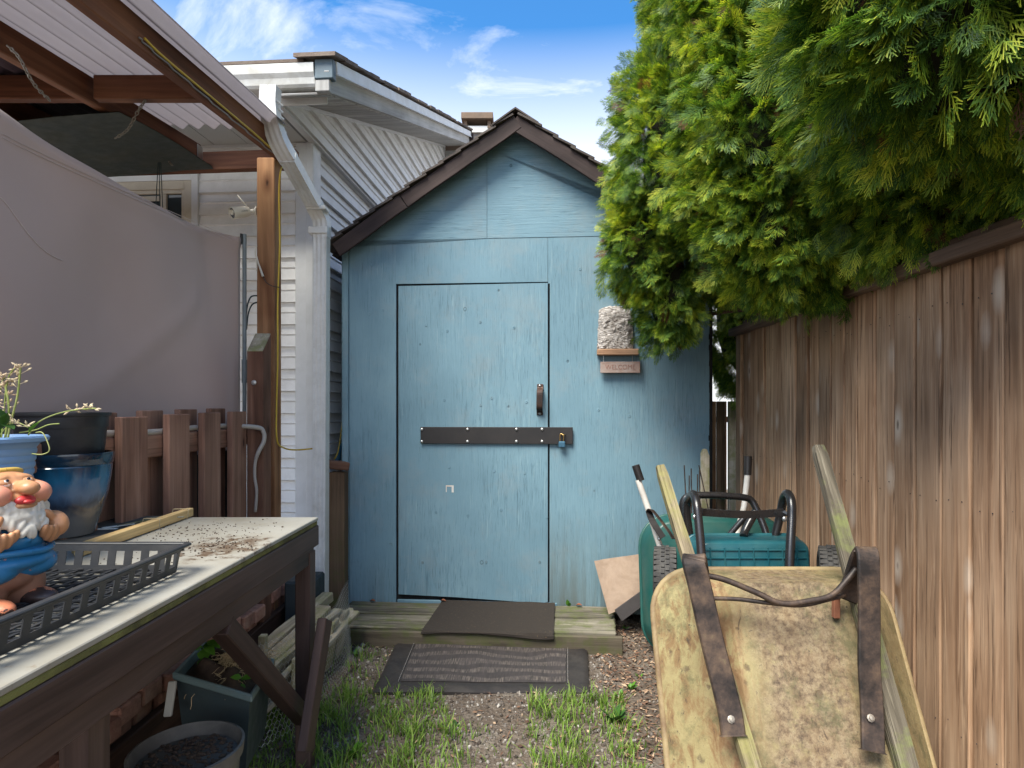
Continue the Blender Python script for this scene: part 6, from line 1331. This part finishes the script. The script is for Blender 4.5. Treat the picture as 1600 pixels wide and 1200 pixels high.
mesh_obj('crossbar', MB().tube([P(1097,800,2.30), P(1110,801,2.31), P(1165,804,2.32), P(1220,801,2.31), P(1226,800,2.30)], .02, smooth=4, flat=(.028,.010,(0,1,0))), BTM, BC)
pole(BC, [(1138,838,2.5),(1155,818,2.5),(1170,802,2.5)], .012, BTM); pole(BC, [(1180,800,2.45),(1165,828,2.42),(1162,838,2.4)], .016, BTM, 'foot')
for (px, py, d) in ((1086,808,2.29),(1226,811,2.28)): mesh_obj('bolt', MB().ball(P(px,py,d-.02), (.010,.006,.010), 10, 8), STEEL, BC, smooth=True)
wheel('wheel', BC, P(1041,905,2.42)+Vector((0,.02,0)), (1,-.24,0), .125, .092); wheel('wheel', BC, P(1303,905,2.22)+Vector((0,.02,0)), (1,-.42,0), .115, .088)
# cardboard
q = [P(928,876,3.40), P(1001,866,3.40), P(1006,932,3.30), P(951,960,3.24)]
CBD = plain('cardboard', (.28,.205,.15), .85, dirt=(.15,.10,.07), dirtamt=.8, bumpsc=12, bump=.1)
mb = MB(); NN = 10
for i in range(NN+1):
    for j in range(NN+1):
        u, v = i/NN, j/NN; p = q[0].lerp(q[1], u).lerp(q[3].lerp(q[2], u), v); p.y += -.012*math.sin(u*3.1)*v + .004*mnoise.noise(Vector((u*6,v*6,0))) - (.012 if u < .12 and v < .3 else 0); mb.v.append(p)
m_ = len(mb.v); mb.v += [v + Vector((0,.005,0)) for v in mb.v]; mb.f = [(i*(NN+1)+j, (i+1)*(NN+1)+j, (i+1)*(NN+1)+j+1, i*(NN+1)+j+1) for i in range(NN) for j in range(NN)]; mb.f += [tuple(x+m_ for x in f[::-1]) for f in mb.f]
rm_ = [i*(NN+1) for i in range(NN+1)] + [NN*(NN+1)+j for j in range(1,NN+1)] + [i*(NN+1)+NN for i in range(NN-1,-1,-1)] + [j for j in range(NN-1,0,-1)]; mb.f += [(rm_[k], rm_[(k+1)%len(rm_)], m_+rm_[(k+1)%len(rm_)], m_+rm_[k]) for k in range(len(rm_))]
tag(mesh_obj('cardboard_sheet', mb, CBD, None, smooth=True, angle=40), 'torn brown cardboard sheet leaning on the shed beside the dark green barrow', 'cardboard')
beam('dark_scrap', None, plain('dark_scrap_board', (.04,.035,.035), .8), P(966,962,3.22), P(1010,930,3.3), .07, .01, (0,-1,.3)); tag(bpy.data.objects['dark_scrap'], 'small dark board scrap on the ground under the cardboard', 'board')
# stakes and rods between shed and barrows
tag(fprism('grey_picket', None, WOOD_GREY, W0, [(P(1096,0,3.3).x,0),(P(1107,0,3.3).x,0),(P(1107,0,3.3).x,P(0,712,3.3).z),(P(1103,0,3.3).x,P(0,702,3.3).z),(P(1099,0,3.3).x,P(0,702,3.3).z),(P(1096,0,3.3).x,P(0,708,3.3).z)], 3.29, 3.31), 'narrow pointed grey picket standing beside the shed corner', 'stake')
for i, (a, b, c_, d_, lab) in enumerate(((1069,727,1074,800,'leftmost'),(1077,743,1076,800,'short second'),(1080,732,1081,800,'third'),(1090,741,1090,800,'short fourth'),(1093,735,1094,800,'fifth'),(1092,727,1112,800,'slanting last'))):
    o = mesh_obj('metal_rod', MB().tube([P(a,b,3.2), P(c_,d_+20,3.15), P(c_+(c_-a)*.3,d_+200,3.1)], .0032, 6), RSTM, None); tag(o, '%s of the thin rusty rods standing behind the black tube frame' % lab, 'rod', 'rusty rods by the shed wall')

# ================================================================ cedar hedge trees
s = NT('cedar_foliage'); a_ = s.n('ShaderNodeAttribute'); a_.attribute_name = 'tint'
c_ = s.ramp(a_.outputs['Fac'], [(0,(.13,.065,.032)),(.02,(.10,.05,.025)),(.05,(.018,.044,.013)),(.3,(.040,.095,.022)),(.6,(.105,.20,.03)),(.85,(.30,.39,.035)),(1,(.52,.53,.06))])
s.set(Base_Color=c_, Roughness=.5, Specular_IOR_Level=.35); tr = s.n('ShaderNodeBsdfTranslucent'); s.l(s.mix(1, c_, (1.5,1.5,.7), 'MULTIPLY'), tr.inputs[0]); mx = s.n('ShaderNodeMixShader'); mx.inputs[0].default_value = .38
s.l(s.b.outputs[0], mx.inputs[1]); s.l(tr.outputs[0], mx.inputs[2]); s.l(mx.outputs[0], s.out.inputs[0]); CED = s.m
BARKM = wood('cedar_bark', (.05,.03,.02), (.12,.075,.05), (.2,.14,.1), var=.1, knots=False, bump=1)
INNER = plain('crown_core', (.022,.022,.012), .95, bumpsc=40, bump=1)
def frond(seed):
    """flat fan spray: an axis with forking side twigs; unit length along +X, in the XY plane"""
    r = random.Random(seed); V, Fc, T = [], [], []; bt = [0]
    def twig(x, y, a, L_, w, t0, z=0, bend=0):
        nseg = 2; b = len(V); t = (math.cos(a), math.sin(a))
        px_, py_ = x, y
        for k in range(nseg+1):
            f_ = k/nseg; aa = a + bend*f_; n_ = (-math.sin(aa), math.cos(aa)); ww = w*(1-.35*f_)
            cx_ = x + t[0]*L_*f_ - math.sin(a)*bend*L_*f_*f_*.5; cy_ = y + t[1]*L_*f_ + math.cos(a)*bend*L_*f_*f_*.5; zz_ = z - .05*((cx_)**2)
            V.extend([(cx_+n_[0]*ww, cy_+n_[1]*ww, zz_), (cx_-n_[0]*ww, cy_-n_[1]*ww, zz_)]); T.extend([t0+bt[0]+.3*f_*L_/.35]*2)
        for k in range(nseg): Fc.append((b+2*k, b+2*k+1, b+2*k+3, b+2*k+2))
    twig(0, 0, 0, 1.0, .011, .1)
    for k in range(6):
        f_ = .08 + .84*k/6
        for sg in (-1, 1):
            bt[0] = r.uniform(-.28,.22); zo = r.uniform(-.07,.05); ff = f_ + (.07 if sg > 0 else 0); L_ = (.62*(1-f_)**.75 + .10)*r.uniform(.75,1.15); a = sg*(.62-.15*f_)*r.uniform(.85,1.15); twig(ff, 0, a, L_, .0095, .25, zo, -sg*.35)
            ns = 3 if L_ > .42 else (2 if L_ > .22 else 1)
            for q in range(ns):
                g_ = .22+.62*q/ns; bx_, by_ = ff+math.cos(a)*L_*g_, math.sin(a)*L_*g_
                for s2 in (-1, 1): twig(bx_, by_, a*.85+s2*.50*r.uniform(.8,1.2), L_*(.46-.08*q)*r.uniform(.7,1.25)+.03, .0100, .4, zo+r.uniform(-.02,.03), -s2*.25)
    return np.array(V), np.array(Fc), np.array(T)
FR = [frond(i) for i in range(4)]
r3 = np.random.default_rng(5)
def fnoise(p): return mnoise.noise(Vector(p))
def cedar(name, label, trunk_xy, lobes, seed, cull=True, dens=1.0, fs_=1.0):
    root = thing(name, (trunk_xy[0], trunk_xy[1], 0), label, 'tree', 'cedar hedge trees behind the fence')
    r = random.Random(seed); V, Fc, T, b = [], [], [], 0; clumps = []
    for li, (cx_, cy_, cz_, rx, ry, rz_) in enumerate(lobes):
        area = 4*math.pi*((rx*ry)**1.6/3+(rx*rz_)**1.6/3+(ry*rz_)**1.6/3)**(1/1.6); n = int(area*80*dens)
        for k in range(n):
            z = 1-2*(k+.5)/n; ph = k*2.39996+seed; q = math.sqrt(1-z*z); d = Vector((q*math.cos(ph)+r.uniform(-.1,.1), q*math.sin(ph)+r.uniform(-.1,.1), z+r.uniform(-.08,.08))).normalized()
            m_ = 1 + .16*fnoise((d.x*2.3+li, d.y*2.3+seed, d.z*2.3)) ; p = Vector((cx_+d.x*rx*m_, cy_+d.y*ry*m_, cz_+d.z*rz_*m_)); nrm = Vector((d.x/rx, d.y/ry, d.z/rz_)).normalized()
            ins = False
            for lj, (ax_, ay_, az_, bx_, by_, bz_) in enumerate(lobes):
                if lj != li and ((p.x-ax_)/bx_)**2+((p.y-ay_)/by_)**2+((p.z-az_)/bz_)**2 < .72: ins = True; break
            if ins or p.z > 4.6: continue
            toc = (Vector((0,0,EYE))-p).normalized(); vis = nrm.dot(toc)
            if vis < -.45 and r.random() < .6: continue
            if p.x > FX+.75 and vis < .1 and r.random() < .5: continue
            clumps.append((p, nrm, vis))
    for (p, nrm, vis) in clumps:
        dist = (p - Vector((0,0,EYE))).length; cr = r.uniform(.05,.17); nf = int((20 if vis > -.2 else 8)*(2.0 if dist > 2.9 else (1.5 if dist > 2.1 else 1.05))); hue = r.gauss(0,.08); lean_ = .55*fnoise((p.x*3, p.y*3, p.z*3))
        for k in range(nf):
            d = Vector((r.gauss(0,1), r.gauss(0,1), r.gauss(0,1))).normalized(); 
            if d.dot(nrm) < -.25: d = d - nrm*2*d.dot(nrm)
            L_ = r.uniform(.08,.15)*fs_*(.66 if dist > 2.9 else (.80 if dist > 2.1 else .95)); base_ = p + d*cr*r.uniform(.15,.85) - nrm*.03
            dr = (d*.32 + nrm*.62 + Vector((0,0,-.50+lean_)) + Vector((r.gauss(0,.28), r.gauss(0,.28), r.gauss(0,.24)))).normalized()
            # spray planes hang roughly upright and face outwards
            sd_ = Vector((r.gauss(0,1), r.gauss(0,1), r.gauss(0,.7))); nn = (nrm*.8 + sd_*1.0); nn = (nn - dr*nn.dot(dr)).normalized(); yy_ = nn.cross(dr)
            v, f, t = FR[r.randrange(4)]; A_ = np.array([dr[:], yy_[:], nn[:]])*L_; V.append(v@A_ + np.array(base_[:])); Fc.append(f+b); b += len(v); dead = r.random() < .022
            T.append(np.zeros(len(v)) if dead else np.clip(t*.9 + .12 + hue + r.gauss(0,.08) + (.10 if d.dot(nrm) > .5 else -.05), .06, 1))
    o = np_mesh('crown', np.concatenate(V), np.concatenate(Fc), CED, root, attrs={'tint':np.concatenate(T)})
    # dark core added inside the crown to block light between sprays
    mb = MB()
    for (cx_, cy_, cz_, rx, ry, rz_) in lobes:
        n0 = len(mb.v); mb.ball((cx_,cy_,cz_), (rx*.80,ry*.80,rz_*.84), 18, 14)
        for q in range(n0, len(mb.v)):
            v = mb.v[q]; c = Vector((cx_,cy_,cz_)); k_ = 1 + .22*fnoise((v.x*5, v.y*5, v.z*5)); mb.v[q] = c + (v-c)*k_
    mesh_obj('dark_core', mb, INNER, root, smooth=True)
    tp = [Vector((trunk_xy[0], trunk_xy[1], -.05)), Vector((trunk_xy[0]-.02, trunk_xy[1], 1.4)), Vector((trunk_xy[0]+.03, trunk_xy[1]+.03, 2.8)), Vector((trunk_xy[0], trunk_xy[1], 4.6))]
    mesh_obj('trunk', MB().tube(tp, .08, 12, smooth=4, radii=[.10,.085,.06,.02]), BARKM, root, smooth=True)
    # a few bare twigs at the underside
    for k in range(7):
        cx_, cy_, cz_, rx, ry, rz_ = lobes[k % len(lobes)]; a = Vector((trunk_xy[0], trunk_xy[1], cz_-.5*rz_)); e = Vector((cx_-rx*r.uniform(.1,.6), cy_+ry*r.uniform(-.5,.5), cz_-rz_*r.uniform(.6,.92)))
        mesh_obj('limb', MB().tube([a, a.lerp(e,.5)+Vector((0,0,.06)), e], .01, 6, smooth=4, radii=[.022,.012,.004]), BARKM, root, smooth=True)
    return len(T)
nfr = 0
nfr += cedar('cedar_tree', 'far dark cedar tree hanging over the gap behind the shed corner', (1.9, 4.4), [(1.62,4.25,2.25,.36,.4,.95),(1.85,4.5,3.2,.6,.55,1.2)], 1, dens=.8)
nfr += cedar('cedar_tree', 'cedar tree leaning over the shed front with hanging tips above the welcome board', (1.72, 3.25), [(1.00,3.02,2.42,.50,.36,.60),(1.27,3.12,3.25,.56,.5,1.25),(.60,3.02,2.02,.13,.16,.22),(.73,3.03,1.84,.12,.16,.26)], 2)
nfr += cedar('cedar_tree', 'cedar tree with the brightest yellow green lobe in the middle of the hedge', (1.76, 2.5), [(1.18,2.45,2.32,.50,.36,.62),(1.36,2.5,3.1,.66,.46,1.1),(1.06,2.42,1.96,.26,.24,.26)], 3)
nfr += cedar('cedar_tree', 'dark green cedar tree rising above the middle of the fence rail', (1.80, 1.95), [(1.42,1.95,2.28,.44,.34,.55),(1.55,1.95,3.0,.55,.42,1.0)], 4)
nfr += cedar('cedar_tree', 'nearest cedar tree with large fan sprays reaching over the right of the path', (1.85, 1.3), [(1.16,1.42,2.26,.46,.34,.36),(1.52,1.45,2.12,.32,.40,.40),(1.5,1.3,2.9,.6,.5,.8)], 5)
print('fronds', nfr)
